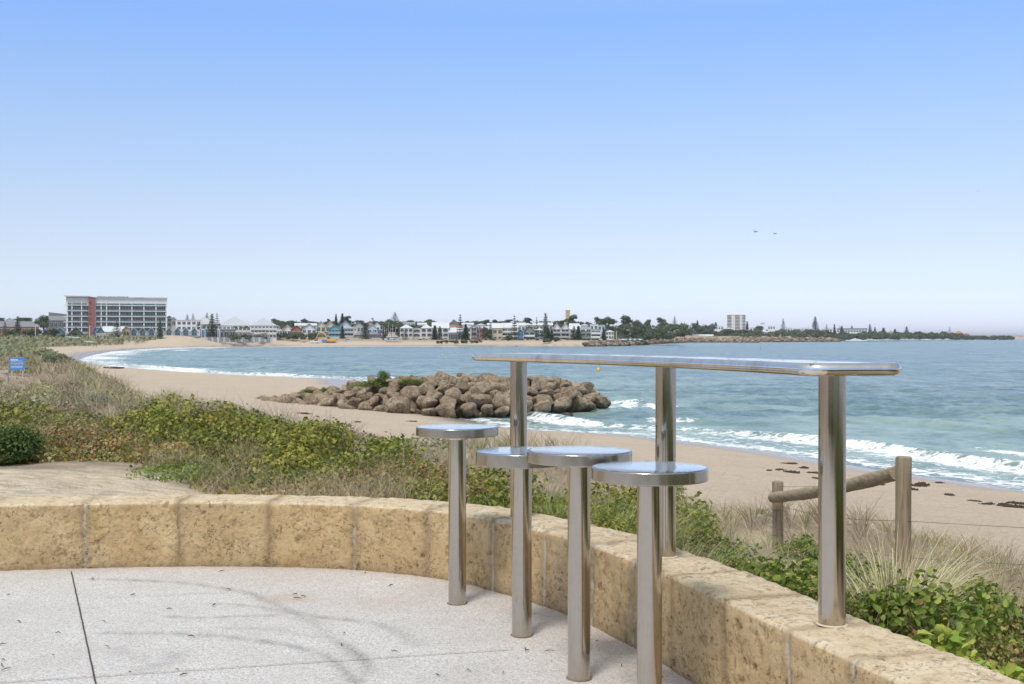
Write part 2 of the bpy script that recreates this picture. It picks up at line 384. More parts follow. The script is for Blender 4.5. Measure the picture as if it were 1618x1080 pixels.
fm = t.ramp(fv, [(.38, 0.0), (.66, 1.0)])
fm = t.math('MULTIPLY', fm, t.ramp(t.attr('foam'), [(.04, 0.0), (.25, 1.0)]))
c = t.mix(fm, c, (.78,.80,.82))
h = t.math('ADD', t.math('ADD', t.math('MULTIPLY', chop, .6), t.math('MULTIPLY', chop3, 1.6)), t.math('MULTIPLY', chop2, 2.5))
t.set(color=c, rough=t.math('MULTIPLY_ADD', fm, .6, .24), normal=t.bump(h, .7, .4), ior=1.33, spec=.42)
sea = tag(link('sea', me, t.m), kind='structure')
# ---------------------------------------------------------------- terrace paving
g = .022
xs = np.arange(-6.2, 1.75, g); ys = np.concatenate([np.arange(-3.5, 2.6, .2), np.arange(2.6, 6.1, g)])
PX, PY = np.meshgrid(xs, ys)
dI = pdist(PX.ravel(), PY.ravel(), WLINE).reshape(PX.shape); iT = inside(PX, PY, TER)
sdw = np.where(iT, dI, -dI)
def w2(px, py, z=0.0):
    d = (CAMZ-z)*F/(py-HZ); return ((px-809)/F*d, d)
def zz(pts): return [w2(x/2.311, 760+y/2.311) for x, y in pts]
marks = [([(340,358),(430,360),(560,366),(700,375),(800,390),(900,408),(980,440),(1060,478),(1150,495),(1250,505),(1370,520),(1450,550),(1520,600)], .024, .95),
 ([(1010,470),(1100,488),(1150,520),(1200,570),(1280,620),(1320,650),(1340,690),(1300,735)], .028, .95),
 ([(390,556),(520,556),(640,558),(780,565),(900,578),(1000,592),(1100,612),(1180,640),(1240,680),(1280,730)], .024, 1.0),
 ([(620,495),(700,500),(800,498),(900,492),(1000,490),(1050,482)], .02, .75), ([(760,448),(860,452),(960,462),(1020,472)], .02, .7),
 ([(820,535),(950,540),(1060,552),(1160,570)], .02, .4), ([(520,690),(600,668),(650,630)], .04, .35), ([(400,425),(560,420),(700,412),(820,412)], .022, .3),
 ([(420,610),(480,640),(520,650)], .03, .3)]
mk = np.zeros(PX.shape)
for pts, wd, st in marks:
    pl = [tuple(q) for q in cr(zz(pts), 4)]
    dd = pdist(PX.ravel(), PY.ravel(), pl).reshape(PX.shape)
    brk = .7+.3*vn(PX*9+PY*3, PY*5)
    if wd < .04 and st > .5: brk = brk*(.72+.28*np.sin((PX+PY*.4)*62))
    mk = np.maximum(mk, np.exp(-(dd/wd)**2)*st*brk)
cut = np.zeros(PX.shape)
rust = np.zeros(PX.shape)
for (x, y, r, s) in [(1065,430,.12,.8),(1110,426,.05,.5),(1400,440,.22,.35),(1050,360,.2,.2)]:
    a, b = w2(x/2.311, 760+y/2.311); rust = np.maximum(rust, s*np.exp(-(((PX-a)/r)**2+((PY-b)/(r*.9))**2)))
rust = np.maximum(rust, .55*np.exp(-(np.abs(sdw)/.07)**1.3))
rust = np.maximum(rust, .45*sm(PX, -.5, .35)*np.exp(-(np.abs(sdw)/.40)**2))
PZ = np.zeros(PX.shape)+.0015*vn(PX*30, PY*30)
ny, nx = PX.shape; idx = np.arange(ny*nx).reshape(ny, nx)
Q = np.stack([idx[:-1, :-1], idx[:-1, 1:], idx[1:, 1:], idx[1:, :-1]], -1).reshape(-1, 4)
Q = Q[(sdw.ravel()[Q] > -.12).all(1)]
me = np_mesh('terrace_paving', np.stack([PX, PY, PZ], -1), Q, {'mark': mk.ravel(), 'rust': rust.ravel()}, True)
t = NT('exposed_aggregate'); p = t.pos()
v = t.voro(p, 215, 'Color'); sp = t.new('SeparateColor'); t.L(v, sp.inputs[0])
c = t.ramp(sp.outputs[0], [(0.0, (.28,.27,.262)), (.12, (.44,.43,.42)), (.5, (.545,.535,.522)), (1.0, (.68,.67,.655))])
c = t.mix(t.ramp(sp.outputs[1], [(.86, 0.0), (.93, .55)]), c, (.42,.30,.20))
n1 = t.noise(p, 2.2, 6, .65)
c = t.mix(t.ramp(n1, [(.35, .30), (.62, .0)]), c, (.36,.33,.31))
c = t.mix(t.math('MULTIPLY', t.attr('rust'), t.noise(p, 7, 5, .7)), c, (.36,.22,.12))
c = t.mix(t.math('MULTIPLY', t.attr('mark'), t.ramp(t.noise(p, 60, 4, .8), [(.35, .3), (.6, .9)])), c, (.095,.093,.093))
t.set(color=c, rough=.75, normal=t.bump(t.voro(p, 215), .3, .003), spec=.3)
pav = tag(link('terrace_paving', me, t.m), kind='structure')
# saw-cut joints in the slab: dark sealant strips set 2 mm proud
jm = paint('joint_sealant', (.045,.042,.04), .8); jl = paint('joint_faint', (.34,.29,.25), .9)
def strip(name, a, b, wd, m):
    a = Vector((*a, 0)); b = Vector((*b, 0)); s = (b-a).normalized().cross(Vector((0, 0, 1)))*wd/2
    n = 24; V = []; 
    for i in range(n+1):
        q = a.lerp(b, i/n)+s*.25*math.sin(i*2.3); V += [tuple(q-s), tuple(q+s)]
    mb = MB(); 
    for z in (.0045,): mb.add([(x, y, z) for x, y, _ in V], [(2*i, 2*i+1, 2*i+3, 2*i+2) for i in range(n)])
    return tag(mb.build(name, m), kind='structure')
strip('paving_joint', w2(112, 904), w2(151, 1085), .0055, jm)
strip('paving_joint', w2(-300, 1100), w2(812, 1027), .0045, jl)
# grit, twigs and leaves on the slab: one litter object
mb = MB(); rd = random.Random(5)
spots = [(349.5,904),(267,964),(164,984),(168.7,1024),(91,1002),(83,1038),(4,1045),(8,1060),(466,941),(479,944),(577,907),(657,911),(830,1028),(833,1030),(845,972),(868,1031),(120,880),(1045,1072)]
for (a, b) in spots+[(rd.uniform(0, 1000), rd.uniform(905, 1075)) for _ in range(26)]:
    x, y = w2(a, b); L = rd.uniform(.004, .02); r = rd.uniform(.0015, .003); th = rd.uniform(0, 3)
    mb.tube([(x-L*math.cos(th), y-L*math.sin(th), .006), (x, y, .009), (x+L*math.cos(th), y+L*math.sin(th), .006)], [r*.5, r, r*.4], 5)
tag(mb.build('leaf_litter', paint('litter_brown', (.10,.07,.04), .9)), 'small dark twigs and bits of leaf lying on the pale paving', 'litter', kind='stuff')

# ---------------------------------------------------------------- limestone block wall, swept along the terrace edge
HW, TW = .325, .285
seg = np.hypot(*np.diff(WIN, axis=0).T); S = np.concatenate([[0], np.cumsum(seg)])
du = .0085; U = np.arange(0, S[-1]-1.8, du)
U = U[(np.interp(U, S, WIN[:, 1]) > .8)]
wx = np.interp(U, S, WIN[:, 0]); wy = np.interp(U, S, WIN[:, 1])
tx = np.gradient(wx, U); ty = np.gradient(wy, U); k_ = np.ones(31)/31
tx = np.convolve(np.pad(tx, 15, 'edge'), k_, 'valid'); ty = np.convolve(np.pad(ty, 15, 'edge'), k_, 'valid')
ln = np.hypot(tx, ty); nx_, ny_ = -ty/ln, tx/ln                      # pointing outwards (away from terrace)
# block joints from where they stand in the photo
def u_at(px, py, z):
    uu = np.linspace(0, S[-1], 4000); a = np.interp(uu, S, WIN[:, 0]); b = np.interp(uu, S, WIN[:, 1]); e = np.where(b > .9, np.abs(a/np.maximum(b, .1)-(px-809)/F), 9); return uu[np.argmin(e)]
JU = [u_at(a, b, z) for a, b, z in [(135,800,HW),(283,797,HW),(425,798,HW),(560,802,HW),(675,813,HW),(777,830,HW),(860,848,HW),(935,868,HW),(1000,893,HW),(1062,918,HW),(1145,955,HW),(1245,995,HW),(1347,1045,HW)]]
JU = sorted(JU); print('block lengths', np.round(np.diff(JU), 2))
JU = [JU[0]-.455*k for k in range(12, 0, -1)]+JU+[JU[-1]+.455*k for k in range(1, 5)]
prof = []
for z in np.arange(-.10, HW-.02, .0085): prof.append((0, z, -1, 0))
for a in np.linspace(0, 90, 5): a = math.radians(a); prof.append((.014-.014*math.cos(a), HW-.014+.014*math.sin(a), -math.cos(a), math.sin(a)))
for q in np.arange(.024, TW-.02, .0085): prof.append((q, HW, 0, 1))
for a in np.linspace(90, 0, 5): a = math.radians(a); prof.append((TW-.014+.014*math.cos(a), HW-.014+.014*math.sin(a), math.cos(a), math.sin(a)))
for z in np.arange(HW-.03, -.5, -.03): prof.append((TW, z, 1, 0))
prof = np.array(prof); m = len(prof); n = len(U)
off = prof[:, 0][None, :]; zz_ = np.broadcast_to(prof[:, 1][None, :], (n, m)).copy()
jd = np.min(np.abs(U[:, None]-np.array(JU)[None, :]), 1); ji = np.argmin(np.abs(U[:, None]-np.array(JU)[None, :]), 1)
bi = np.searchsorted(np.array(JU), U)
blk = _h(bi, bi*3, bi*7, 5); blk2 = _h(bi, bi*5, bi*11, 8)
UU = np.broadcast_to(U[:, None], (n, m)); T = np.cumsum(np.concatenate([[0], np.hypot(np.diff(prof[:, 0]), np.diff(prof[:, 1]))])); TT = np.broadcast_to(T[None, :], (n, m))
rough = fbm(UU*14, TT*14, bi[:, None]*3.7+0*TT, 5, 200)
nod = vn(UU*52, TT*52, bi[:, None]*2.3+0*TT, 240)
pit = vn(UU*38, TT*30, bi[:, None]*1.7+0*TT, 210)*.6+vn(UU*75, TT*60, bi[:, None]*1.7+0*TT, 211)*.5
zone = sm(fbm(UU*4.5, TT*4.5, bi[:, None]*5.0+0*TT, 3, 220), -.15, .5)
pits = sm(pit, .42, .75)*zone
isin = (prof[:, 2] < -.3)[None, :]; istop = (prof[:, 3] > .3)[None, :]
edge = np.minimum(np.abs(TT-(T[np.argmax(prof[:, 3] > .5)])), np.abs(TT-(T[np.where(prof[:, 3] > .5)[0][-1]])))
chip = np.exp(-(edge/.012)**2)*sm(fbm(UU*20, TT*5, 0, 3, 230), -.1, .6)*.008
jw = (.0045+.004*_h(ji, ji, ji, 9))[:, None]
js = np.abs(UU-np.array(JU)[ji][:, None]+.004*vn(TT*12, ji[:, None]*1.0+0*TT)); jmask = np.exp(-(js/jw)**4)
disp = rough*.0062+nod*.0016-pits*.010*isin-pits*.002*istop-jmask*(.005*isin+.0015*istop)-chip+(blk[:, None]-.5)*.006
O = off+prof[:, 2][None, :]*disp; Zw = zz_+prof[:, 3][None, :]*disp
VX = wx[:, None]+nx_[:, None]*O; VY = wy[:, None]+ny_[:, None]*O
idx = np.arange(n*m).reshape(n, m)
Q = np.stack([idx[:-1, :-1], idx[:-1, 1:], idx[1:, 1:], idx[1:, :-1]], -1).reshape(-1, 4)
whitej = (_h(ji, ji*2, ji*3, 14) > .70)|(ji >= len(JU)-6)
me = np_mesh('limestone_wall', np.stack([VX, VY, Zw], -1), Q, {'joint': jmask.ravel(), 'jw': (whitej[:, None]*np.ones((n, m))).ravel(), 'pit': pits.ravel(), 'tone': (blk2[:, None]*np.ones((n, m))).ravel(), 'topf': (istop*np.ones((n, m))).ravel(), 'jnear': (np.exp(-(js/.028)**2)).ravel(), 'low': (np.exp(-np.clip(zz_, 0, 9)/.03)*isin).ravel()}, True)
t = NT('limestone'); p = t.pos()
n1 = t.noise(p, 5, 6, .65); n2 = t.noise(p, 26, 6, .7); n3 = t.noise(p, 120, 4, .7)
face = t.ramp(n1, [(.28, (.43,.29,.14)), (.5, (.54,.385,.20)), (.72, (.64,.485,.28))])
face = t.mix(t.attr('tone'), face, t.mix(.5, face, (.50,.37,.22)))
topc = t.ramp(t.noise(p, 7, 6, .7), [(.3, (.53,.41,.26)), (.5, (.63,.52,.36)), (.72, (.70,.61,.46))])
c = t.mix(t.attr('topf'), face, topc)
c = t.mix(t.ramp(n2, [(.32, .7), (.5, 0.0)]), c, (.25,.16,.075)); c = t.mix(t.ramp(n3, [(.55, 0.0), (.7, .35)]), c, (.70,.56,.36))
blob = t.voro(p, 55, 'Distance'); c = t.mix(t.math('MULTIPLY', t.ramp(blob, [(.12, .5), (.35, 0.0)]), t.ramp(n1, [(.5, 0.0), (.6, 1.0)])), c, (.66,.52,.33))
pk = t.voro(t.map(p, (1, 1, .75)), 34, 'Distance', 'DISTANCE_TO_EDGE')
pk2 = t.math('MULTIPLY', t.ramp(t.noise(p, 62, 4, .7, .25), [(.56, 0.0), (.68, .6)]), t.ramp(t.noise(p, 7, 4, .7), [(.42, .05), (.60, 1.0)]))
pk2 = t.math('MAXIMUM', pk2, t.math('MULTIPLY', t.ramp(t.noise(t.map(p, (1, 1, 1.5)), 24, 5, .75, .3), [(.60, 0.0), (.67, .8)]), t.ramp(t.noise(p, 3.1, 3, .6), [(.45, 0.0), (.6, 1.0)])))
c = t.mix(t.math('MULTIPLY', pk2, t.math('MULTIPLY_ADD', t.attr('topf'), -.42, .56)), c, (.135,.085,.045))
c = t.mix(t.math('MULTIPLY', t.attr('pit'), .75), c, (.16,.10,.05))
c = t.mix(t.math('MULTIPLY', t.attr('jnear'), t.ramp(n1, [(.35, .8), (.7, .3)])), c, (.29,.205,.11))
footdk = t.math('MULTIPLY', t.attr('low'), n1); c = t.mix(footdk, c, (.12,.085,.05))  # wall colour darker towards its foot, broken up by noise
mort = t.mix(t.math('MULTIPLY', t.attr('jw'), t.ramp(t.noise(p, 6, 4, .6), [(.42, .1), (.58, .9)])), (.33,.24,.14), (.55,.51,.43))
c = t.mix(t.attr('joint'), c, mort)
hgt = t.math('ADD', t.math('MULTIPLY', n2, .5), t.math('ADD', t.math('MULTIPLY', n3, .25), t.math('MULTIPLY', pk2, -.7)))
t.set(color=c, rough=.93, normal=t.bump(hgt, 1.0, .014), spec=.2)
wall = tag(link('limestone_wall', me, t.m), 'low curved wall of buff limestone blocks along the terrace edge', 'wall')

# ---------------------------------------------------------------- stainless steel
def steel(name, rough, col=(.60,.585,.56), vert=True, bs=.05):
    t = NT(name); p = t.co('Object')
    n = t.noise(t.map(p, (90, 90, 1.2) if vert else (3, 60, 60)), 1.0, 4, .6); s = t.noise(p, 14, 6, .75)
    c = t.mix(t.ramp(s, [(.5, 0.0), (.75, .45)]), col, tuple(x*.72 for x in col))
    sm_ = t.noise(t.map(p, (7, 7, 2.2)), 1.0, 6, .7, .4)
    if bs > .01: c = t.mix(t.ramp(sm_, [(.50, 0.0), (.72, .55)]), c, (.36,.27,.18)); c = t.mix(t.ramp(t.voro(p, 60), [(.04, .5), (.09, 0.0)]), c, (.75,.74,.72))
    t.set(color=c, metal=1.0, rough=t.math('MULTIPLY_ADD', n, .12 if vert else .05, t.math('MULTIPLY_ADD', sm_, .22 if bs > .01 else .03, rough-(.09 if bs > .01 else .01))), normal=t.bump(t.noise(t.map(p, (40, 40, 6)), 1.0, 3, .5), bs, .004))
    return t.m
st_pole = steel('steel_pole', .06, (.50,.465,.42)); st_top = steel('steel_top', .03, (.97,.93,.89), False, .004); st_rim = steel('steel_rim', .07, (.74,.71,.68), False, .02)
t = NT('steel_seat_ribbed'); p = t.co('Object')
wv = t.new('TexWave', wave_type='BANDS', bands_direction='DIAGONAL'); wv.inputs['Scale'].default_value = 26; wv.inputs['Distortion'].default_value = 1.2; t.L(p, wv.inputs['Vector'])
t.set(color=t.mix(t.noise(p, 9, 5, .7), (.88,.85,.83), (.98,.95,.92)), metal=1.0, rough=.07, normal=t.bump(wv.outputs['Fac'], .10, .002)); st_seat = t.m
st_side = steel('steel_side', .15, (.45,.43,.40), False)
dirt = paint('seal_dirt', (.20,.15,.09), .9)

def stool(px, d, ztop, thick, label, dia=.355, pole=.0765):
    x = (px-809)/F*d; t_ = empty('bar_stool', (x, d, 0), .3, label, 'stool', 'four round steel bar stools beside the wall')
    mb = MB(); r = pole/2; mb.lathe([(r, .0), (r, ztop-thick+.001)], 56); mb.build('pole', st_pole, t_)
    mb = MB(); R_ = dia/2; z = ztop
    mb.lathe([(R_-.004, z-thick), (R_-.003, z-thick), (R_-.0006, z-thick+.0008), (R_, z-thick+.003), (R_, z-thick+.0035), (R_, z-thick+.004), (R_, z-.004), (R_, z-.0035), (R_, z-.003), (R_-.0006, z-.0008), (R_-.003, z), (R_-.004, z)], 96)
    mb.build('seat', st_side, t_)
    mb = MB(); mb.lathe([(.001, z+.001), (R_*.5, z+.0012), (R_-.012, z+.001), (R_-.007, z+.0004)], 96, cap=False); mb.build('tread_plate', st_seat, t_)
    mb = MB(); mb.lathe([(r+.0005, z-thick-.018), (r+.004, z-thick-.016), (r+.012, z-thick-.002)], 48, cap=False); mb.build('weld_collar', st_rim, t_)
    mb = MB(); mb.lathe([(r+.006, .0025), (r+.003, .004), (r+.0003, .005)], 48, cap=False); mb.build('base_seal', dirt, t_)
stool(722.5, 5.05, .7635, .038, 'farthest round steel stool, standing alone at the left end of the row')
stool(824.5, 4.507, .712, .050, 'steel stool with the lower thicker seat, second from the left, overlapped by its neighbour')
stool(915, 3.94, .769, .038, 'round steel stool third from the left, its seat overlapping the lower seat behind')
stool(1026.5, 3.575, .7535, .038, 'nearest round steel stool, close to the wall at the right end of the row')

# long curved bar table on three posts, its plate held in a tube rim
tb = empty('bar_table', (.577, 4.39, HW), 0, 'long slightly curved stainless steel bar table on three posts fixed to the wall top', 'table')
T0 = Vector((.577, 4.39, HW))
legs = [(1315, 3.35), (1052, 4.39), (819.5, 5.335)]
LG = [((px-809)/F*d, d) for px, d in legs]
for x, y in LG:
    mb = MB(); mb.lathe([(.0385, .002), (.0385, 1.040-HW)], 64, (x-T0.x, y-T0.y)); lg = mb.build('leg', st_pole, tb)
    mb = MB(); mb.lathe([(.045, .003), (.042, .005), (.0387, .006)], 40, (x-T0.x, y-T0.y), cap=False); mb.build('base_seal', paint('grout_pale', (.55,.47,.36), .9), lg)
    mb = MB(); mb.box(x-T0.x-.055, x-T0.x+.055, y-T0.y-.055, y-T0.y+.055, 1.040-HW, 1.047-HW); mb.build('mounting_plate', st_rim, lg)
d0 = Vector((LG[0][0]-LG[1][0], LG[0][1]-LG[1][1])).normalized(); d1 = Vector((LG[2][0]-LG[1][0], LG[2][1]-LG[1][1])).normalized()
e0 = Vector(LG[0])+d0*.045; e1 = Vector((-.085, 5.70))
G0 = (LG[0][0]+.114, LG[0][1]-1.084); G1 = (LG[2][0]-.80, LG[2][1]+.88)
ctr = cr([G0, LG[0], LG[1], LG[2], G1], 24); cs = np.concatenate([[0], np.cumsum(np.hypot(*np.diff(ctr, axis=0).T))])
cu = np.linspace(cs[24]-.05, cs[72]+.235, 60); ctr = np.stack([np.interp(cu, cs, ctr[:, 0]), np.interp(cu, cs, ctr[:, 1])], 1)
tg = np.gradient(ctr, axis=0); tg /= np.hypot(tg[:, 0], tg[:, 1])[:, None]; nrm = np.stack([tg[:, 1], -tg[:, 0]], 1)   # towards the sea
inn = ctr-nrm*.092; out = ctr+nrm*.188
def rnd_corner(A, B, C, r, n=6):
    A, B, C = map(np.array, (A, B, C)); u = (A-B)/np.linalg.norm(A-B); v = (C-B)/np.linalg.norm(C-B)
    p0, p1 = B+u*r, B+v*r; return [tuple((1-s)**2*p0+2*s*(1-s)*B+s*s*p1) for s in np.linspace(0, 1, n)]
r_ = .055
loop = rnd_corner(out[0], inn[0], inn[4], r_)+[tuple(q) for q in inn[4:-2]]+rnd_corner(inn[-4], inn[-1], out[-1], r_)+rnd_corner(inn[-1], out[-1], out[-4], r_)+[tuple(q) for q in out[4:-2][::-1]]+rnd_corner(out[3], out[0], inn[0], r_)
mb = MB(); mb.tube([(x-T0.x, y-T0.y, 1.058-HW) for x, y in loop], .0185, 18, closed=True); mb.build('rim', st_rim, tb)
nn = len(ctr); mb = MB(); V = []; Fc = []
rdm = random.Random(2)
A_ = ctr-nrm*.09; B_ = ctr+nrm*.186; A_[0] += (A_[1]-A_[0])*.05
K = 7
for i in range(nn):
    for k in range(K):
        q = A_[i]+(B_[i]-A_[i])*k/(K-1); V.append((q[0]-T0.x, q[1]-T0.y, 1.0745-HW+.0007*math.sin(i*.9)*math.sin(k*1.1)))
for i in range(nn-1):
    for k in range(K-1): Fc.append((i*K+k, i*K+k+1, (i+1)*K+k+1, (i+1)*K+k))
mb.add(V, Fc, True); V2 = [(x, y, z-.004) for x, y, z in V]; mb.add(V2, [f[::-1] for f in Fc], True)
mb.build('tabletop', st_top, tb)
mb = MB()                                            # stiffening rib under the plate
mb.tube([(x-T0.x, y-T0.y, 1.0555-HW) for x, y in (ctr+nrm*.08)[2:-2]], .006, 8); mb.build('under_rib', st_rim, tb)

# ---------------------------------------------------------------- timber post-and-rail fence with wires
t = NT('weathered_pine'); p = t.co('Object'); gr = t.noise(t.map(p, (22, 22, 1.3)), 1.0, 6, .7, .6)
c = t.ramp(gr, [(.28, (.11,.078,.048)), (.48, (.27,.20,.13)), (.72, (.40,.32,.22))]); c = t.mix(t.ramp(t.noise(p, 3.5, 4, .6), [(.45, .0), (.7, .5)]), c, (.24,.25,.15))
t.set(color=c, rough=.88, normal=t.bump(gr, .5, .01)); pine = t.m
t = NT('weathered_rail'); p = t.co('Object'); gr = t.noise(t.map(p, (2, 6, 26)), 1.0, 6, .7, .8)
c = t.ramp(gr, [(.28, (.12,.09,.06)), (.48, (.29,.22,.14)), (.72, (.43,.35,.24))]); c = t.mix(t.ramp(t.noise(p, 3, 4, .6), [(.45, .0), (.7, .45)]), c, (.26,.27,.16))
t.set(color=c, rough=.88, normal=t.bump(gr, .5, .01)); railm = t.m
fp = [(1428, 721, 9.6, .125), (1229, 760, 13.6, .125)]
f0 = at(fp[0][0], fp[0][1], fp[0][2]); f1 = at(fp[1][0], fp[1][1], fp[1][2])
fx = empty('timber_fence', (f0[0], f0[1], gz1(f0[0], f0[1])), 0, 'weathered round timber post and sloping rail fence strung with wire above the beach', 'fence')
o0 = Vector(fx.location)
def post(x, y, zt, dia, tilt=(0, 0)):
    zb = gz1(x, y)-.3; r = dia/2; mb = MB(); rd = random.Random(int(x*100)); prof = []
    for i in range(9):
        s = i/8; prof.append((r*(1+.02*math.sin(s*7)), zb+(zt-.012-zb)*s))
    prof += [(r*.93, zt-.002), (r*.86, zt)]
    mb.lathe([(a, b-zt) for a, b in prof], 24); o = mb.build('post', pine, fx); o.location = Vector((x, y, zt))-o0; o.rotation_euler = (tilt[0], tilt[1], 0); return o
post(f0[0], f0[1], f0[2], .128, (0, .004)); post(f1[0], f1[1], f1[2], .128, (.0, -.006)); post(7.9, 9.1, f0[2]-.28, .128)
r0 = Vector(at(1418, 747, 9.62))-o0; r1 = Vector(at(1222, 786, 13.45))-o0
mb = MB(); rp = [r1.lerp(r0, s)+Vector((0, 0, -.03*math.sin(s*3.14))) for s in np.linspace(0, 1, 14)]
mb.tube([tuple(q) for q in rp], [.062+.003*math.sin(i*1.9) for i in range(14)], 18); mb.build('rail', railm, fx)
wm = paint('wire_grey', (.18,.17,.16), .5, .8)
for dz0, dz1 in ((-.30, -.28), (-.60, -.55), (.02, .02)):
    if dz0 > 0: pts = [Vector(f1)+Vector((0, 0, -.06)), Vector(f0)+Vector((-.05, 0, -.12))]
    else: pts = [Vector(f1)+Vector((0, 0, dz1)), Vector(f0)+Vector((0, -.06, dz0-.22)), Vector((7.9, 9.1, f0[2]-.28+dz0))]
    mb = MB(); W = []
    for a, b in zip(pts[:-1], pts[1:]):
        for s in np.linspace(0, 1, 9)[:-1]: W.append(tuple(a.lerp(b, s)+Vector((0, 0, -.05*math.sin(s*math.pi)))-o0))
    W.append(tuple(pts[-1]-o0)); mb.tube(W, .0022, 5); mb.build('wire', wm, fx)
for z in (-.33, -.62, -.12):
    mb = MB(); mb.tube([(f1[0]+.066*math.cos(a)-o0.x, f1[1]+.066*math.sin(a)-o0.y, f1[2]+z+.004*math.sin(a*3)-o0.z) for a in np.linspace(0, 6.28, 20)], .0025, 5); mb.build('wire_tie', wm, fx)
# ---------------------------------------------------------------- plants
def leafmat(name, rough=.5, tr=.25):
    t = NT(name); c = t.attr('col', 'Color'); t.set(color=c, rough=rough, spec=.35)
    tb_ = t.new('BsdfTranslucent'); t.L(t.mix(.35, c, (.35,.42,.08)), tb_.inputs[0]); mx = t.new('MixShader'); mx.inputs[0].default_value = tr
    t.L(t.b.outputs[0], mx.inputs[1]); t.L(tb_.outputs[0], mx.inputs[2]); t.L(mx.outputs[0], t.out.inputs[0]); return t.m
LEAF = leafmat('leaf'); STRAW = leafmat('straw', .7, .15); WOODM = paint('twig_grey', (.20,.155,.115), .9)
def frame(nv):
    nv = nv/np.linalg.norm(nv, axis=1, keepdims=True); a = np.cross(nv, np.random.default_rng(len(nv)).normal(size=nv.shape)); a /= np.linalg.norm(a, axis=1, keepdims=True); return a, np.cross(nv, a), nv
def leaves(P, N, L, Wd, C, cup=.25):
    """obovate leaves, 5 corners + keel: P base, N facing, L length, Wd width"""
    n = len(P); a, b, c = frame(N); L = np.broadcast_to(L, n)[:, None]; Wd = np.broadcast_to(Wd, n)[:, None]
    V = np.empty((n, 6, 3)); h = Wd*cup
    V[:, 0] = P; V[:, 1] = P+a*L*.55+b*Wd*.42+c*h; V[:, 2] = P+a*L*.92+b*Wd*.30+c*h*.8; V[:, 3] = P+a*L; V[:, 4] = P+a*L*.92-b*Wd*.30+c*h*.8; V[:, 5] = P+a*L*.55-b*Wd*.42+c*h
    i = np.arange(n)[:, None]*6; Q = np.concatenate([i+np.array([[0, 1, 2, 3]]), i+np.array([[0, 3, 4, 5]])])
    return V.reshape(-1, 3), Q, np.repeat(C, 6, 0)
def rhomb(P, N, L, Wd, C):
    n = len(P); a, b, c = frame(N); L = np.broadcast_to(L, n)[:, None]; Wd = np.broadcast_to(Wd, n)[:, None]
    V = np.stack([P, P+a*L*.55+b*Wd*.5, P+a*L, P+a*L*.55-b*Wd*.5], 1); i = np.arange(n)[:, None]*4
    return V.reshape(-1, 3), i+np.array([[0, 1, 2, 3]]), np.repeat(C, 4, 0)
def blades(P, H, lean, bend, Wd, C, k=3):
    """curved grass blades; lean = horizontal direction*amount (n,2); bend adds droop"""
    n = len(P); H = np.broadcast_to(H, n)[:, None]; Wd = np.broadcast_to(Wd, n)[:, None]; bend = np.broadcast_to(bend, n)[:, None]
    th = rng.uniform(0, 6.28, n); sx = np.stack([np.cos(th), np.sin(th), 0*th], 1); V = []
    for i in range(k+1):
        s = i/k; xy = lean*H*(s*(.45+.55*s)); z = H*(s-bend*s*s*s); q = P+np.concatenate([xy*(1+bend*.6*s), z], 1); ww = Wd*(1-s*.92)*.5
        V += [q-sx*ww, q+sx*ww]
    V = np.stack(V, 1); m = 2*(k+1); i = np.arange(n)[:, None]*m
    Q = np.concatenate([i+np.array([[2*j, 2*j+1, 2*j+3, 2*j+2]]) for j in range(k)])
    return V.reshape(-1, 3), Q, np.repeat(C, m, 0)
def merge(parts):
    V = []; Q = []; C = []; b = 0
    for v, q, c in parts: V.append(v); Q.append(q+b); C.append(c); b += len(v)
    return np.concatenate(V), np.concatenate(Q), np.concatenate(C)
def vmesh(name, parts):
    V, Q, C = merge(parts); return np_mesh(name, V, Q, {'col': C})
def colr(n, base, var=.2, hv=.06, r=rng):
    base = np.array(base, float); c = base[None, :]*(1+r.uniform(-var, var, (n, 1)))*(1+r.uniform(-hv, hv, (n, 3))); return np.clip(c, .003, 1)
def pick(n, cols, w, var=.22, r=rng):
    cols = np.array(cols, float); k = r.choice(len(cols), n, p=np.array(w)/sum(w)); return np.clip(cols[k]*(1+r.uniform(-var, var, (n, 1)))*(1+r.uniform(-.06, .06, (n, 3))), .003, 1)
GREEN = [(.165,.195,.018), (.235,.25,.025), (.10,.13,.012), (.33,.32,.05), (.075,.11,.018)]
OLIVE = [(.29,.25,.055), (.35,.28,.09), (.19,.17,.04), (.40,.22,.06)]
DRY = [(.46,.36,.20), (.36,.27,.16), (.52,.43,.26), (.27,.19,.12)]
DUNEG = [(.38,.33,.19), (.46,.40,.25), (.29,.26,.135), (.54,.47,.32), (.20,.155,.10)]
BLOND = [(.55,.47,.26), (.62,.55,.34), (.44,.40,.20), (.36,.36,.15)]
TWIG = [(.30,.22,.16), (.40,.31,.24), (.22,.16,.11)]
def pxof(X, Y): return 809+F*X/Y
def dome(n, r, h, rr=rng, lo=-.15, shell=.62):
    """points in a lumpy half-dome with outward normals"""
    th = rr.uniform(0, 2*math.pi, n); cz = rr.uniform(lo, 1, n); s = np.sqrt(1-cz*cz); d = np.stack([s*np.cos(th), s*np.sin(th), cz], 1)
    k = 1+.30*vn(d[:, 0]*2.2+r*7, d[:, 1]*2.2, d[:, 2]*2.2, 5); q = shell+(1-shell)*rr.uniform(0, 1, n)**.6
    P = d*np.array([r, r, h])*(k*q)[:, None]; P[:, 2] = np.maximum(P[:, 2], .01)
    return P, d

def gp(px, py, z=None, d=None):
    """point on the land seen at a photo position (walks the ray down to the ground)"""
    dd = np.exp(np.linspace(math.log(4.5), math.log(700), 900)); X = (px-809)/F*dd; Zr = CAMZ-(py-HZ)/F*dd; g_ = gz(X, dd); i = np.argmax(Zr < g_); return (float(X[i]), float(dd[i]), float(g_[i]))
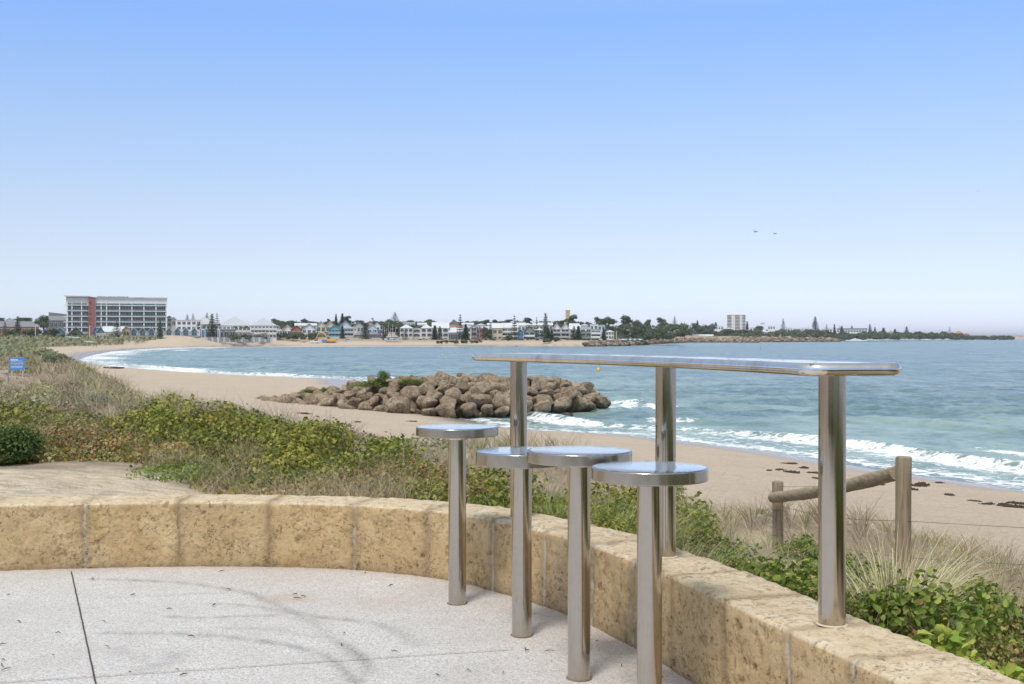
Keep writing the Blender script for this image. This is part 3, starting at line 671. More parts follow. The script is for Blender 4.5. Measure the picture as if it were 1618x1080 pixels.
# --- green coastal scrub: one mass of ground cover behind the wall
def front_d(px): return np.interp(px, [-600,-100,0,250,330,400,470,520,560,620,900,1060], [11.2,11.1,11.0,10.8,10.2,9.5,8.6,7.7,7.0,6.3,5.6,4.8])
def back_d(px): return np.interp(px, [-600,0,250,350,450,680,750,830,900,1000,1060], [17,17,16,15.2,14,13,12.6,11.6,10.8,9.4,7.6])
n = 60000; px = rng.uniform(-330, 1075, n); d = rng.uniform(4.7, 17, n)
ok = (d > front_d(px)) & (d < back_d(px)) & (rng.uniform(0, 1, n) < d/17)
cx, cy = (px[ok]-809)/F*d[ok], d[ok]
sel = []; cell = {}
for x, y in zip(cx, cy):                               # poisson pick of clump centres
    k = (int(x/.46), int(y/.46)); bad = False
    for a in (-1, 0, 1):
        for b in (-1, 0, 1):
            for (u, v) in cell.get((k[0]+a, k[1]+b), []):
                if (u-x)**2+(v-y)**2 < .42**2: bad = True
    if not bad: cell.setdefault(k, []).append((x, y)); sel.append((x, y))
sel = np.array(sel); zs = gz(sel[:, 0], sel[:, 1]); print('clumps', len(sel))
GP, SPP, TP = [], [], []
for (x, y), z in zip(sel, zs):
    pc = pxof(x, y); fr = (y-front_d(pc))/(back_d(pc)-front_d(pc)); wall_d = pdist(np.array([x]), np.array([y]), WLINE)[0]
    if wall_d < .42: continue
    big = (.30+.22*rng.random())*(.75 if fr < .1 else 1)
    r = rng.uniform(.26, .50); h = big*rng.uniform(.6, 1.3)*(1.45 if rng.random() < .16 else 1)*(.85+.55*vn(x/1.4, y/1.4, 0, 303))*(.62 if pc > 950 else .85 if pc > 620 else .76)*(.6 if fr < .08 and pc < 560 else 1)
    if wall_d < .7: h = min(h, .32); r = .26
    kindn = vn(x/1.3, y/1.3, 0, 301)+.45*rng.normal()*.5
    if pc > 560: kindn += .12
    N_ = int(np.clip(950*(r/.36)**2*(10/y)**.9, 260, 1500)); Ls = .040*(1+.03*(y-8)) 
    dryf = (fr < .16 and pc > 250 and rng.random() < .8) or vn(x/.9, y/.9, 0, 333) > .66
    tall_dry = fr > .2
    if dryf:
        m = 240; P, D = dome(m, r*.9, h*.6, shell=.1); P[:, 2] *= .3
        SPP.append(blades(P+[x, y, z], rng.uniform(.14, .34, m)*(1.35 if tall_dry else 1), rng.normal(0, .5 if tall_dry else .75, (m, 2)), rng.uniform(-.1, .4, m), .004, pick(m, TWIG+DRY[:3], [2, 3, 1, 3, 1, 2])))
        N_ = N_//5
    P, D = dome(N_, r, h)
    if kindn > .42: C = pick(N_, OLIVE+DRY[:2]+[(.33,.10,.035)], [3, 3, 3, 2, 2, 1, 1.4])
    elif kindn > .1: C = pick(N_, GREEN+OLIVE[:2], [3, 3, 3, 2, 1, 2, 2])
    elif kindn > -.45: C = pick(N_, GREEN, [4, 4, 3, 2, 1])
    else: C = pick(N_, [(.29,.285,.04), (.35,.33,.06), (.19,.205,.03)], [3, 2, 2])
    fc = pick(1, [(1,1,1), (1.25,1.2,.9), (.68,.74,.75), (.85,.8,.8)], [2, 1, 1, 1]); C = C*fc
    ll = Ls*rng.uniform(.6, 1.25, N_)*(.8 if kindn > .42 else 1)
    if y < 8.5: GP.append(leaves(P+[x, y, z], D+rng.normal(0, .55, D.shape)+[0, 0, .25], ll, ll*.62, C))
    else: GP.append(rhomb(P+[x, y, z], D+rng.normal(0, .55, D.shape)+[0, 0, .25], ll*1.15, ll*.8, C))
    m = 16 if kindn < .42 else 60; P, D = dome(m, r, h*.9, shell=.2)                 # stems and dead leaves poking through
    TP.append(blades(P*[1, 1, .45]+[x, y, z], h*rng.uniform(.6, 1.15, m), rng.normal(0, .5, (m, 2)), rng.uniform(-.1, .3, m), .0045*(y/9), pick(m, TWIG+DRY, [2, 2, 2, 1, 1, 1, 1])))
tag(link('dune_scrub', vmesh('dune_scrub', GP), LEAF), 'band of low green coastal scrub with olive and reddish patches behind the wall', 'scrub', kind='stuff')
tag(link('dead_brush', vmesh('dead_brush', SPP+TP), STRAW), 'dry brown twigs and dead stems tangled through the front of the green scrub', 'brush', kind='stuff')

# --- dune grass: sampled evenly over the view, blade size growing with distance
def grassfield(n, dmin, dmax, pxa, pxb, cond):
    px = rng.uniform(pxa, pxb, n); d = np.exp(rng.uniform(math.log(dmin), math.log(dmax), n)); X = (px-809)/F*d; Y = d; k = cond(X, Y, px, d); return X[k], Y[k], px[k], d[k]
def cond_g(X, Y, px, d):
    ins = inside(X, Y, DUNE); tt = pdist(X, Y, TOE); den = fbm(X/1.7, Y/1.7, 0, 3, 400)+.35*fbm(X/7, Y/7, 0, 2, 410)
    wd = pdist(X, Y, WLINE)
    ok = ins & (tt > .5+.8*vn(X, Y, 0, 402)) & (wd > .38) & ~inside(X, Y, TER)
    lim = np.where(px < 1062, back_d(px)-.5, 0); ok &= d > lim
    thr = np.where(px < 1062, -.42, np.where(d < 8, -.22, -.25)); ok &= den > thr
    ok &= ~((px > 1160) & (px < 1300) & (d > 9.5) & (d < 13.2) & (vn(X, Y, 0, 404) > -.3))
    ok &= ~((px < 560) & (d < front_d(px)))
    ok &= ~((px > 1130) & (px < 1400) & (d < 5.9)); ok &= ~((px > 1400) & (d < 4.9))
    return ok
X, Y, px, d = grassfield(290000, 4.6, 260, -330, 1720, cond_g)
# gather into tufts
tw = np.clip(.16*(d/12)**.8, .10, 1.6); TX = np.round(X/tw+.25*rng.normal(size=len(X))); TY = np.round(Y/tw+.25*rng.normal(size=len(X)))
jx = _h(TX.astype(np.int64), TY.astype(np.int64), TX.astype(np.int64)*0, 7)-.5; jy = _h(TY.astype(np.int64), TX.astype(np.int64), TX.astype(np.int64)*0, 8)-.5
bx = (TX+jx*.8)*tw; by = (TY+jy*.8)*tw; ang = rng.uniform(0, 6.28, len(X)); rad = tw*.28*rng.uniform(0, 1, len(X))**.7
gx = bx+rad*np.cos(ang); gy = by+rad*np.sin(ang); tone = _h(TX.astype(np.int64), TY.astype(np.int64), TX.astype(np.int64)*0+3, 12)
gzv = gz(gx, gy); keepg = inside(gx, gy, DUNE) & (pdist(gx, gy, WLINE) > .36) & ~inside(gx, gy, TER)
gx, gy, gzv, ang, rad, tone, d, tw, px = [q[keepg] for q in (gx, gy, gzv, ang, rad, tone, d, tw, px)]
n = len(gx); print('blades', n)
mound = .55+.9*sm(fbm(gx/(1.1+d*.03), gy/(1.1+d*.03), 0, 3, 425), -.35, .5)
H = mound*(.20+.20*tone+.12*rng.random(n))*np.clip((d/14)**.22, .85, 1.6)*(1+.35*vn(gx/5, gy/5, 0, 420)); H = np.where((d < 14) & (px < 1062), H*.75, H); H = np.where((px > 1062) & (d < 12), H*.8, H); H = np.where((np.abs(px-27) < 34) & (d > 32) & (d < 51), H*.35, H); H = np.where((px > 360) & (px < 700) & (d > 16), H*.7, H)
lean = np.stack([np.cos(ang), np.sin(ang)], 1)*(.25+.9*rng.random((n, 1)))+np.array([[-.12, .0]])
C = pick(n, DUNEG, [3, 3, 2.2, 2, 1.6], .2); isd = (tone > .72)[:, None]; C = np.where(isd, pick(n, [(.32,.25,.18), (.40,.32,.24), (.22,.165,.12)], [2, 2, 1]), C)
isg = ((tone < .2) & (fbm(gx/4, gy/4, 0, 2, 430) > -.1))[:, None]; C = np.where(isg, pick(n, [(.20,.225,.085), (.26,.27,.11), (.15,.175,.06)], [2, 2, 1]), C)
bl = (px > 1062)[:, None] & (tone > .2)[:, None] & (tone < .6)[:, None]; C = np.where(bl, pick(n, BLOND+DRY, [2, 2, 2, 2, 1, 1, 1, 1]), C)
G = blades(np.stack([gx, gy, gzv-.01], 1), H, lean, rng.uniform(.0, .45, n), np.clip(.0042*d/9, .0035, .10), C, 3)
# low mounded dune plants among the grass
X, Y, px2, d2_ = grassfield(1500, 15, 150, -330, 1100, lambda X, Y, px, d: inside(X, Y, DUNE) & (pdist(X, Y, TOE) > 1.0) & (d > back_d(px)+1.0) & (fbm(X/3, Y/3, 0, 2, 450) > -.12)); MD = []
okm = (px2 < 360) | (px2 > 470); okm &= ~((np.abs(px2-27) < 34) & (d2_ > 30) & (d2_ < 53))
for q_ in ((87, 577), (131, 603), (153, 640), (403, 655)): x_, y_, _ = gp(*q_); y_ = min(y_, 110); x_ = (q_[0]-809)/F*y_; okm &= ~((np.abs(px2-q_[0]) < 26) & (Y > y_-9) & (Y < y_+2))
X, Y, d2_ = X[okm][:300], Y[okm][:300], d2_[okm][:300]
for x, y, z, dd_ in zip(X, Y, gz(X, Y), d2_):
    r = rng.uniform(.22, .48)*(1+dd_*.006); m = 330; P, D = dome(m, r, r*rng.uniform(.45, .8)); kk_ = rng.random()
    cc = pick(m, [(.30,.31,.18), (.38,.37,.23), (.22,.23,.12)] if kk_ < .4 else [(.34,.30,.16), (.27,.24,.12), (.42,.36,.21)] if kk_ < .75 else [(.24,.18,.13), (.33,.25,.18), (.18,.13,.10)], [2, 2, 1])
    MD.append(rhomb(P+[x, y, z-.02], D+rng.normal(0, .6, D.shape)+[0, 0, .2], .035+.0024*dd_, .014+.0012*dd_, cc*rng.uniform(.8, 1.2)))
tag(link('dune_bushes', vmesh('dune_bushes', MD), LEAF), 'low grey-green, olive and brown mounded plants scattered through the dune grass', 'dune plants', kind='stuff')
tag(link('dune_grass', vmesh('dune_grass', [G]), STRAW), 'dry grey-green and straw-coloured beach grass covering the dunes', 'grass', kind='stuff')
# far dune cover beyond 120 m (left side of the bay): low leafy mounds
def cond_f(X, Y, px, d): return inside(X, Y, DUNE) & (pdist(X, Y, TOE) > 1.5) & (fbm(X/9, Y/9, 0, 3, 440) > -.55)
X, Y, px, d = grassfield(26000, 90, 600, -60, 270, cond_f); n = len(X)
P = np.stack([X, Y, gz(X, Y)+rng.uniform(0, .7, n)], 1); C = pick(n, [(.20,.20,.10), (.15,.16,.075), (.26,.24,.14), (.20,.23,.14)], [2, 2, 2, 1])
tag(link('dune_cover', vmesh('dune_cover', [rhomb(P, rng.normal(0, .6, (n, 3))+[0, -.6, 1], .004*d, .003*d, C)]), LEAF), 'low grey-green plants covering the far dunes at the left end of the bay', 'ground cover', kind='stuff')

# --- individual bushes
def bush_mesh(name, r, h, n, cols, wts, L, wr=.6, seed=1, kind='leaf', lo=-.15, shell=.6):
    rb = np.random.default_rng(seed); parts = []; K = 16
    for k in range(K):                                   # clumps over a dome so the outline is uneven
        q, dd = dome(1, r*.62, h*.62, rb, .0, .8); rr_ = r*rb.uniform(.28, .48); m = n//K
        P, D = dome(m, rr_, rr_*h/r*1.1, rb, -.6, shell); P = P+q; P[:, 2] = np.abs(P[:, 2])
        f = 1+rb.uniform(-.18, .18); ll = L*rb.uniform(.6, 1.25, m)
        parts.append((leaves if kind == 'leaf' else rhomb)(P, D+rb.normal(0, .6, D.shape)+[0, 0, .3], ll, ll*wr, pick(m, cols, wts, r=rb)*f))
    return vmesh(name, parts)
def stems_mesh(name, r, h, n, seed=1, th=.006):
    rb = random.Random(seed); mb = MB()
    for k in range(n):
        a = rb.uniform(0, 6.28); q = rb.uniform(.15, .8); x, y = math.cos(a)*r*q, math.sin(a)*r*q; z = h*rb.uniform(.5, .85)*(1-.4*q)
        pts = [(x*.12, y*.12, -.03), (x*.45+rb.uniform(-.03, .03), y*.45+rb.uniform(-.03, .03), z*.4), (x*.8, y*.8+rb.uniform(-.03, .03), z*.75), (x, y, z)]
        mb.tube(pts, [th, th*.8, th*.6, th*.3], 6, cap=False)
    return mb.mesh(name, WOODM)
def plant(name, loc, fm, smh, label, cat='bush', group=None, s=(1, 1, 1), rz=0, mat=None):
    o = empty(name, loc, rz, label, cat, group); o.scale = s
    a = link('foliage', fm, mat or LEAF, o)
    if smh: link('stems', smh, None, o)
    return o
SALT = [(.27,.30,.22), (.35,.38,.29), (.19,.22,.155), (.26,.265,.17)]
DG = [(.055,.10,.02), (.08,.13,.028), (.04,.075,.016), (.11,.15,.03)]
x, y, z = gp(6, 736)
plant('shrub', (x-.05, y+.25, z), bush_mesh('shrub', .42, .38, 5200, DG, [3, 3, 2, 1], .034, .62, 5), stems_mesh('shrub_stems', .36, .3, 14, 5), 'dark glossy green rounded shrub at the left edge beside the sandy track', 'shrub')
salt_m = [bush_mesh('saltbush%d' % i, 1.0, .82, 5200, [[(.15,.18,.115), (.23,.26,.17), (.105,.13,.08), (.20,.21,.12)], [(.30,.35,.27), (.37,.42,.33), (.22,.265,.195), (.28,.31,.22)]][i], [3, 2, 2, 2], .085, .6, 20+i, 'rh') for i in range(2)]
salt_s = stems_mesh('saltbush_stems', .9, .6, 16, 3, .02)
for (px, py, wpx, lab) in [(87, 577, 44, 'large round grey-green saltbush on the dune crest, nearest the bay, dark at its base'), (131, 603, 25, 'pale grey-green saltbush on the seaward edge of the dune, below the large round one'),
     (153, 640, 42, 'wide soft grey-green saltbush in the middle of the dune grass'), (403, 655, 20, 'small silvery saltbush at the right end of the dune grass, by the groyne beach'), (10, 563, 40, 'low silvery saltbush on the dune at the far left edge behind the blue sign'), (42, 560, 12, 'small brown-green saltbush left of the large round one'), (60, 640, 18, 'small silvery saltbush low in the dune grass on the left')]:
    x, dd, g_ = gp(px, py); dd = min(dd, 110); x = (px-809)/F*dd; g_ = gz1(x, dd); rad = wpx/2*dd/F/.92; i = 0 if px in (87, 42) else 1
    plant('saltbush', (x, dd, g_+.12*rad), salt_m[i], salt_s, lab, 'bush', 'grey-green saltbushes on the dunes', (rad, rad, rad*.95), px)
# broad-leaved fan-flower shrubs by the wall
FANC = [[(.17,.25,.035), (.23,.30,.05), (.12,.18,.028), (.34,.38,.08), (.50,.32,.12)], [(.16,.23,.03), (.25,.30,.045), (.11,.17,.025), (.38,.39,.09), (.45,.27,.10)], [(.22,.22,.06), (.30,.27,.08), (.15,.16,.04), (.38,.24,.10), (.42,.20,.10)]]
fan = [bush_mesh('fanflower%d' % i, .34, .34, 1000, FANC[i], [4, 3, 3, 1.2, .3], .038, .82, 40+i, shell=.5) for i in range(3)]
fst = [stems_mesh('fan_stems%d' % i, .34, .32, 26, 60+i, .005) for i in range(2)]
def near_pt(px, dd, dz=0): x = (px-809)/F*dd; return (x, dd, max(gz1(x, dd), -.32)+dz)
lab = ['dense leafy shrub hugging the wall top left of the nearest table post', 'smaller leafy shrub left of the dense one, where the wall bends', 'leafy shrub just left of the nearest table post', 'leafy green shrub between the nearest table post and the tall straw grass tuft', 'low leafy shrub spilling onto the wall edge left of the nearest table post', 'low leafy shrub at the foot of the straw grass tuft', 'bushy round-leaved shrub with orange dying leaves right of the straw grass tuft', 'round-leaved green shrub behind the one with orange leaves', 'small leafy shrub at the wall edge right of the middle table post', 'round-leaved shrub just beyond the wall behind the nearest stool', 'green leafy sprawling plant between the two fence posts', 'small leafy shrub just left of the left fence post', 'small leafy shrub near the wall at the bottom right, under the watery grass','olive round-leaved shrub at the right edge, beyond the wall']
for i, (px, dd, s, top, v) in enumerate([(1240, 4.9, 1.0, 866, 0), (1195, 5.25, .6, 874, 1), (1300, 5.1, .75, 862, 1), (1352, 4.75, .7, 866, 0), (1278, 4.6, .5, 905, 0), (1392, 4.3, .5, 915, 1), (1480, 4.15, .92, 886, 0), (1552, 4.7, .55, 915, 1), (1172, 5.5, .42, 872, 1), (1100, 0, .85, 850, 1), (1262, 0, .8, 884, 1), (1200, 0, .55, 812, 0), (1580, 3.75, .5, 1000, 2), (1640, 4.3, .7, 940, 2)]):
    if dd: x, y, z = at(px, top, dd); z -= .36*s
    else: x, y, z = gp(px, top); z -= .03
    plant('fan_flower_shrub', (x, y, z), fan[v], fst[i % 2], lab[i], 'shrub', 'round-leaved shrubs beyond the wall', (s, s, s), i*1.3)
# out of the picture to the right and behind: the same scrub carries on round the terrace (the steel mirrors it)
n = 420; ax = rng.uniform(1.9, 11, n); ay = rng.uniform(-9, 3.4, n); ok = ay < 3.4; bx_ = np.concatenate([ax, rng.uniform(-9, 3, 260)]); by_ = np.concatenate([ay, rng.uniform(-12, -5, 260)]); zz4 = gz(bx_, by_); parts = []
for x, y, z in zip(bx_, by_, zz4):
    if y > -.5 and x < .66*max(y, 0)+1.9: continue
    r = rng.uniform(.35, .7); P, D = dome(170, r, rng.uniform(.4, .9)*(1.5 if y < -5 else 1)); parts.append(rhomb(P+[x, y, z], D+rng.normal(0, .5, D.shape), .11, .08, pick(170, GREEN+OLIVE[:1], [2, 1, 4, 1, 3, 1])))
tag(link('dune_scrub', vmesh('dune_scrub', parts), LEAF), 'green coastal scrub round the landward side of the terrace', 'scrub', kind='stuff')
lime = bush_mesh('lime_plant', .13, .13, 120, [(.30,.38,.05), (.38,.42,.08), (.22,.32,.05)], [2, 1, 1], .042, .8, 77)
for i, (px, dd, dz, lab_) in enumerate([(1500, 3.50, .12, 'lime-green succulent plant growing over the wall edge, left of the pair at the corner'), (1548, 3.32, .08, 'lime-green succulent plant by the wall edge, middle one of three'), (1612, 3.3, .06, 'lime-green succulent plant at the bottom right corner of the wall')]):
    plant('succulent_plant', near_pt(px, dd, dz), lime, None, lab_, 'plant', 'lime-green plants along the wall edge', (1, 1, 1), i*2.1)
# grass tufts that stand out
def tuft(name, px, dd, n, H, wd, cols, wts, label, spread=.5, bend=(.0, .5), r=.08, w_=.0045, top=None):
    x, y, z = near_pt(px, dd)
    if top: z = at(px, top, dd)[2]-H*.85
    a = rng.uniform(0, 6.28, n); q = rng.uniform(0, 1, n)**.6*r; l = np.stack([np.cos(a), np.sin(a)], 1)*spread*rng.uniform(.1, 1.2, (n, 1))+np.array([wd])
    o = link(name, vmesh(name, [blades(np.stack([q*np.cos(a), q*np.sin(a), 0*a], 1), H*rng.uniform(.45, 1.1, n), l, rng.uniform(*bend, n), w_, pick(n, cols, wts), 6)]), STRAW); o.location = (x, y, z)
    return tag(o, label, 'grass tuft', 'grass tufts beyond the wall')
tuft('grass_tuft', 1418, 4.4, 700, .50, (.12, 0), [(.66,.58,.34), (.74,.68,.44), (.55,.50,.26), (.46,.46,.20)], [3, 3, 2, 1.5], 'tall straw-blond grass tuft standing between the two leafy shrubs at the wall', .6, (.1, .6), .11, .0055, 846)
tuft('grass_tuft', 1440, 5.6, 420, .42, (.35, 0), BLOND, [2, 2, 3, 3], 'blond grass tuft fanning to the right behind the straw-blond one', .8, (.1, .6), .16, .0045, 868)
tuft('grass_tuft', 1105, 5.6, 700, .62, (.45, -.1), [(.22,.27,.09), (.36,.38,.17), (.45,.44,.24)], [3, 3, 2], 'long pale green grass drooping over the wall right of the middle table post', .55, (.3, .8), .2)
tuft('grass_tuft', 985, 6.7, 800, .6, (.25, -.1), [(.20,.26,.07), (.32,.35,.13), (.45,.42,.2)], [3, 3, 2], 'long green grass seen between the two nearest stools', .6, (.2, .7), .28)
tuft('grass_tuft', 890, 7.4, 600, .5, (.15, -.1), [(.18,.25,.06), (.30,.33,.12)], [3, 2], 'green grass tuft behind the pole of the third stool', .6, (.2, .7), .25)
tuft('grass_tuft', 1590, 4.6, 420, .55, (-.1, 0), [(.25,.22,.08), (.32,.2,.1), (.45,.38,.2)], [2, 2, 2], 'reddish-brown wiry grass tuft at the right edge of the picture', .7, (.0, .3), .22, .0045, 905)
tuft('grass_tuft', 1555, 5.3, 420, .5, (-.2, 0), [(.3,.34,.12), (.42,.4,.2)], [2, 2], 'pale green grass tuft behind the shrub with orange leaves', .8, (.0, .5), .25, .0045, 890)
tuft('grass_tuft', 1340, 4.1, 260, .22, (.1, 0), DRY, [2, 2, 1, 2], 'short dry brown tuft at the foot of the nearest table post, beyond the wall', 1.1, (.0, .4), .13)
tuft('grass_tuft', 140, 6.5, 70, .24, (.1, 0), [(.5,.4,.2), (.42,.33,.16)], [1, 1], 'thin straw tuft on the sandy track just behind the wall, the left one', 1.0, (.2, .8), .06, .003)
tuft('grass_tuft', 345, 6.6, 60, .2, (.1, 0), [(.5,.4,.2), (.42,.33,.16)], [1, 1], 'thin straw tuft on the sandy track just behind the wall, the right one', 1.2, (.2, .8), .08, .003)
tuft('grass_tuft', 430, 7.3, 260, .28, (0, 0), TWIG, [1, 1, 1], 'tangle of dead grey-brown twigs at the end of the sandy track', 1.2, (.0, .4), .22, .004)
x, y, z = gp(285, 752); P, D = dome(900, .42, .12)
o = link('ground_creeper', vmesh('ground_creeper', [rhomb(P, D+rng.normal(0, .5, D.shape), .04, .02, pick(900, [(.13,.21,.03), (.18,.26,.05)], [1, 1]))]), LEAF); o.location = (x, y, z)
tag(o, 'bright green low creeper spreading onto the sandy track in front of the scrub', 'plant')
# seaweed along the wrack line
wm_ = paint('seaweed_dark', (.045,.028,.018), .7)
def weed(seed):
    rb = random.Random(seed); mb = MB()
    for k in range(90):
        a = rb.uniform(0, 6.28); q = rb.uniform(0, .28); x, y = q*1.5*math.cos(a), q*math.sin(a)*1.2; L = rb.uniform(.06, .16); th = rb.uniform(0, 6.28)
        mb.tube([(x, y, .01), (x+L*.5*math.cos(th), y+L*.5*math.sin(th), rb.uniform(.02, .09)), (x+L*math.cos(th), y+L*math.sin(th), .01)], [.02, .03, .008], 5)
    return mb.mesh('seaweed', wm_)
wms = [weed(i) for i in range(3)]
for i, (px, py, s) in enumerate([(1247,731,.5),(1270,738,.5),(1252,745,.6),(1288,746,.5),(1232,741,.4),(1290,754,.35),(1405,757,.5),(1452,766,.8),(1440,772,.5),(1385,764,.4),(1484,761,.35),(1590,797,.5),(1602,800,.6),(1560,795,.4),(1500,781,.4),(1540,790,.3),(540,668,.4),(565,665,.5),(480,652,.8),(650,664,.5),(1215,742,.3),(1610,795,.5),(180,580,2.2),(270,582,2.2)]):
    x, y, z = gp(px, py+2); o = link('seaweed', wms[i % 3], None); o.location = (x, y, z+.0); o.scale = (s*1.5, s, s); o.rotation_euler = (0, 0, i)
    tag(o, (['top','second','largest','right-hand','small left','lowest'][i]+' clump of dark seaweed in the cluster left of the nearest table post' if i < 6 else ['small seaweed clump just right of the nearest table post','largest seaweed clump right of the tall fence post','seaweed strand under the largest clump by the fence post','seaweed scrap between table post and fence post','lone seaweed clump right of the fence post near the water','seaweed line at the right edge of the beach','lower seaweed scrap at the right edge of the beach','faint seaweed strand left of the right-edge line','seaweed scrap below the fence post clump','thin seaweed strand halfway to the right edge'][i-6] if i < 16 else ['seaweed scrap on the sand, second nearest the lone shallow rock','seaweed scrap on the sand below the landward groyne boulders','flat dark seaweed line at the landward foot of the groyne','seaweed scrap on the sand left of the farthest stool','tiny seaweed scrap above the left fence post','seaweed bits between the two right-edge lines','dark seaweed line at the left curve of the bay beach','dark seaweed line on the bay beach, right of the one at the curve'][i-16]), 'seaweed', 'seaweed on the sand')
# bits on the track
mb = MB(); mb.lathe([(.02, 0), (.028, .01), (.022, .03), (.008, .035)], 9); o = mb.build('litter_scrap', paint('white_scrap', (.75,.76,.8), .5)); o.location = gp(250, 757.5); o.rotation_euler = (1.2, 0, .5)
tag(o, 'small white scrap of litter on the sandy track beside the creeper', 'litter')
# ---- beach sign
sx_, sd_ = 27, 50; x = (sx_-809)/F*sd_; g_ = gz1(x, sd_); zt = at(0, 564.5, sd_)[2]; zb = at(0, 583.5, sd_)[2]
o = empty('beach_sign', (x, sd_, g_), .0, 'blue beach warning sign with four yellow diamonds on two short posts in the dune grass', 'sign')
blue = paint('sign_blue', (.07,.27,.66), .45, 0, .05); wpost = paint('post_pale', (.45,.42,.38), .8)
mb = MB(); mb.box(-.315, .315, -.012, .012, zb-g_, zt-g_); mb.build('panel', blue, o, .004)
for s in (-1, 1): mb = MB(); mb.box(s*.23-.03, s*.23+.03, .013, .06, -.2, zt-g_-.03); mb.build('post', wpost, o)
yel = paint('sign_yellow', (.75,.55,.05), .5, 0, .05); wht = paint('sign_white', (.8,.8,.8), .5, 0, .03); blk = paint('sign_black', (.02,.02,.02), .5, 0, .03)
mz = (zt+zb)/2-g_
for k in range(4):
    cx_ = -.21+.14*k; mb = MB(); mb.prism([(cx_-.058, mz), (cx_, mz-.058), (cx_+.058, mz), (cx_, mz+.058)], -.016, -.0125); dm = mb.build('warning_diamond', yel, o)
    mb = MB(); mb.prism([(cx_-.008, mz-.03), (cx_+.008, mz-.03), (cx_+.010, mz-.006), (cx_+.022, mz-.002), (cx_+.010, mz+.008), (cx_+.009, mz+.026), (cx_-.009, mz+.026), (cx_-.010, mz+.008), (cx_-.022, mz-.002), (cx_-.010, mz-.006)], -.019, -.0165); mb.build('pictogram', blk, dm)
rd = random.Random(4)
for (zz0, hh, a0, a1) in ((mz+.16, .045, -.27, .0), (mz+.11, .018, -.27, .2), (mz-.12, .016, -.27, .25), (mz-.16, .016, -.27, .22)):
    u = a0
    while u < a1: L = rd.uniform(.03, .07); mb = MB(); mb.box(u, u+L, -.0150, -.0125, zz0-hh/2, zz0+hh/2); mb.build('lettering', wht, o); u += L+.012

o = empty('rail_barrier', at(2, 586, 46), 0, 'low grey timber rail barrier at the left edge beside the blue sign', 'barrier'); zg = gz1(o.location.x, 46)
mb = MB(); mb.box(-.9, .28, -.04, .04, -.06, .03); mb.build('rail', wpost, o)
for u in (-.7, .2): mb = MB(); mb.tube([(u, .07, zg-o.location.z-.2), (u, .07, .05)], .05, 10); mb.build('post', wpost, o)

# ---------------------------------------------------------------- rock groyne
def rock_mesh(name, seed, sub=4):
    rb = np.random.default_rng(seed); bm = bmesh.new(); bmesh.ops.create_icosphere(bm, subdivisions=sub, radius=1)
    V = np.array([v.co[:] for v in bm.verts]); V /= np.linalg.norm(V, axis=1, keepdims=True)
    Np = rb.normal(size=(13, 3)); Np /= np.linalg.norm(Np, axis=1, keepdims=True); Hh = rb.uniform(.60, 1.0, 13)
    dots = V @ Np.T; rr_ = Hh/np.maximum(dots, .02); r = -np.log(np.sum(np.exp(-np.minimum(rr_, 6)*17), 1))/17; r = np.clip(r, .5, 1.15)
    P = V*r[:, None]*np.array([1, .85, .72]); s = seed*3.1
    P *= (1+.08*fbm(P[:, 0]*1.9+s, P[:, 1]*1.9, P[:, 2]*1.9, 5, 500)-.05*np.abs(fbm(P[:, 0]*3.1+s, P[:, 1]*3.1, P[:, 2]*5, 4, 515))+.05*fbm(P[:, 0]*8+s, P[:, 1]*8, P[:, 2]*8, 3, 510))[:, None]
    for v, q in zip(bm.verts, P): v.co = q
    me = bpy.data.meshes.new(name); bm.to_mesh(me); bm.free(); me.polygons.foreach_set('use_smooth', [True]*len(me.polygons)); return me
def rock_mat(name, pal_):
    t = NT(name); p = t.pos()
    n1 = t.noise(p, 1.3, 6, .7); n2 = t.noise(p, 5.5, 7, .78); n3 = t.noise(p, 16, 5, .7)
    c = t.ramp(n1, [(.32, pal_[0]), (.46, pal_[1]), (.58, pal_[2]), (.72, pal_[3])])
    c = t.mix(t.ramp(n2, [(.38, .8), (.50, 0.0)]), c, (.075,.055,.038)); c = t.mix(t.ramp(n3, [(.36, .7), (.5, 0.0)]), c, (.07,.05,.035))
    sz = t.new('SeparateXYZ'); t.L(p, sz.inputs[0]); wf = t.ramp(t.math('ADD', t.math('ADD', sz.outputs[2], t.math('MULTIPLY', n1, .9)), 3.75), [(.35, 1.0), (.9, 0.0)])
    c = t.mix(t.math('MULTIPLY', wf, .8), c, (.038,.034,.026))
    t.set(color=c, rough=.92, normal=t.bump(t.math('ADD', n2, t.math('MULTIPLY', n3, .4)), 1.0, .16), spec=.2); return t.m
RMAT = [('brown', rock_mat('rock_brown', [(.20,.15,.10), (.36,.275,.185), (.50,.40,.28), (.62,.51,.38)])), ('pale tan', rock_mat('rock_pale', [(.30,.23,.15), (.50,.40,.28), (.63,.52,.38), (.74,.64,.50)])), ('dark grey-brown', rock_mat('rock_dark', [(.12,.092,.065), (.23,.18,.125), (.35,.28,.20), (.48,.39,.28)]))]
rocks = [rock_mesh('boulder%d' % i, i+1) for i in range(11)]
RK = []
for r_m in rocks:
    v_ = []
    for q_, (n_, m_) in enumerate(RMAT): c_ = r_m if q_ == 0 else r_m.copy(); c_.materials.append(m_); v_.append(c_)
    RK.append(v_)
rd = random.Random(11)
def crest(px): return float(np.interp(px, [400,425,450,500,560,600,700,800,870,905,930,962], [632,625,621,614,603,597,592,592,594,600,610,632]))
def footy(px): return float(np.interp(px, [415,500,560,620,690,760,850,960], [642,646,650,652,654,652,648,640]))
nrock = 0
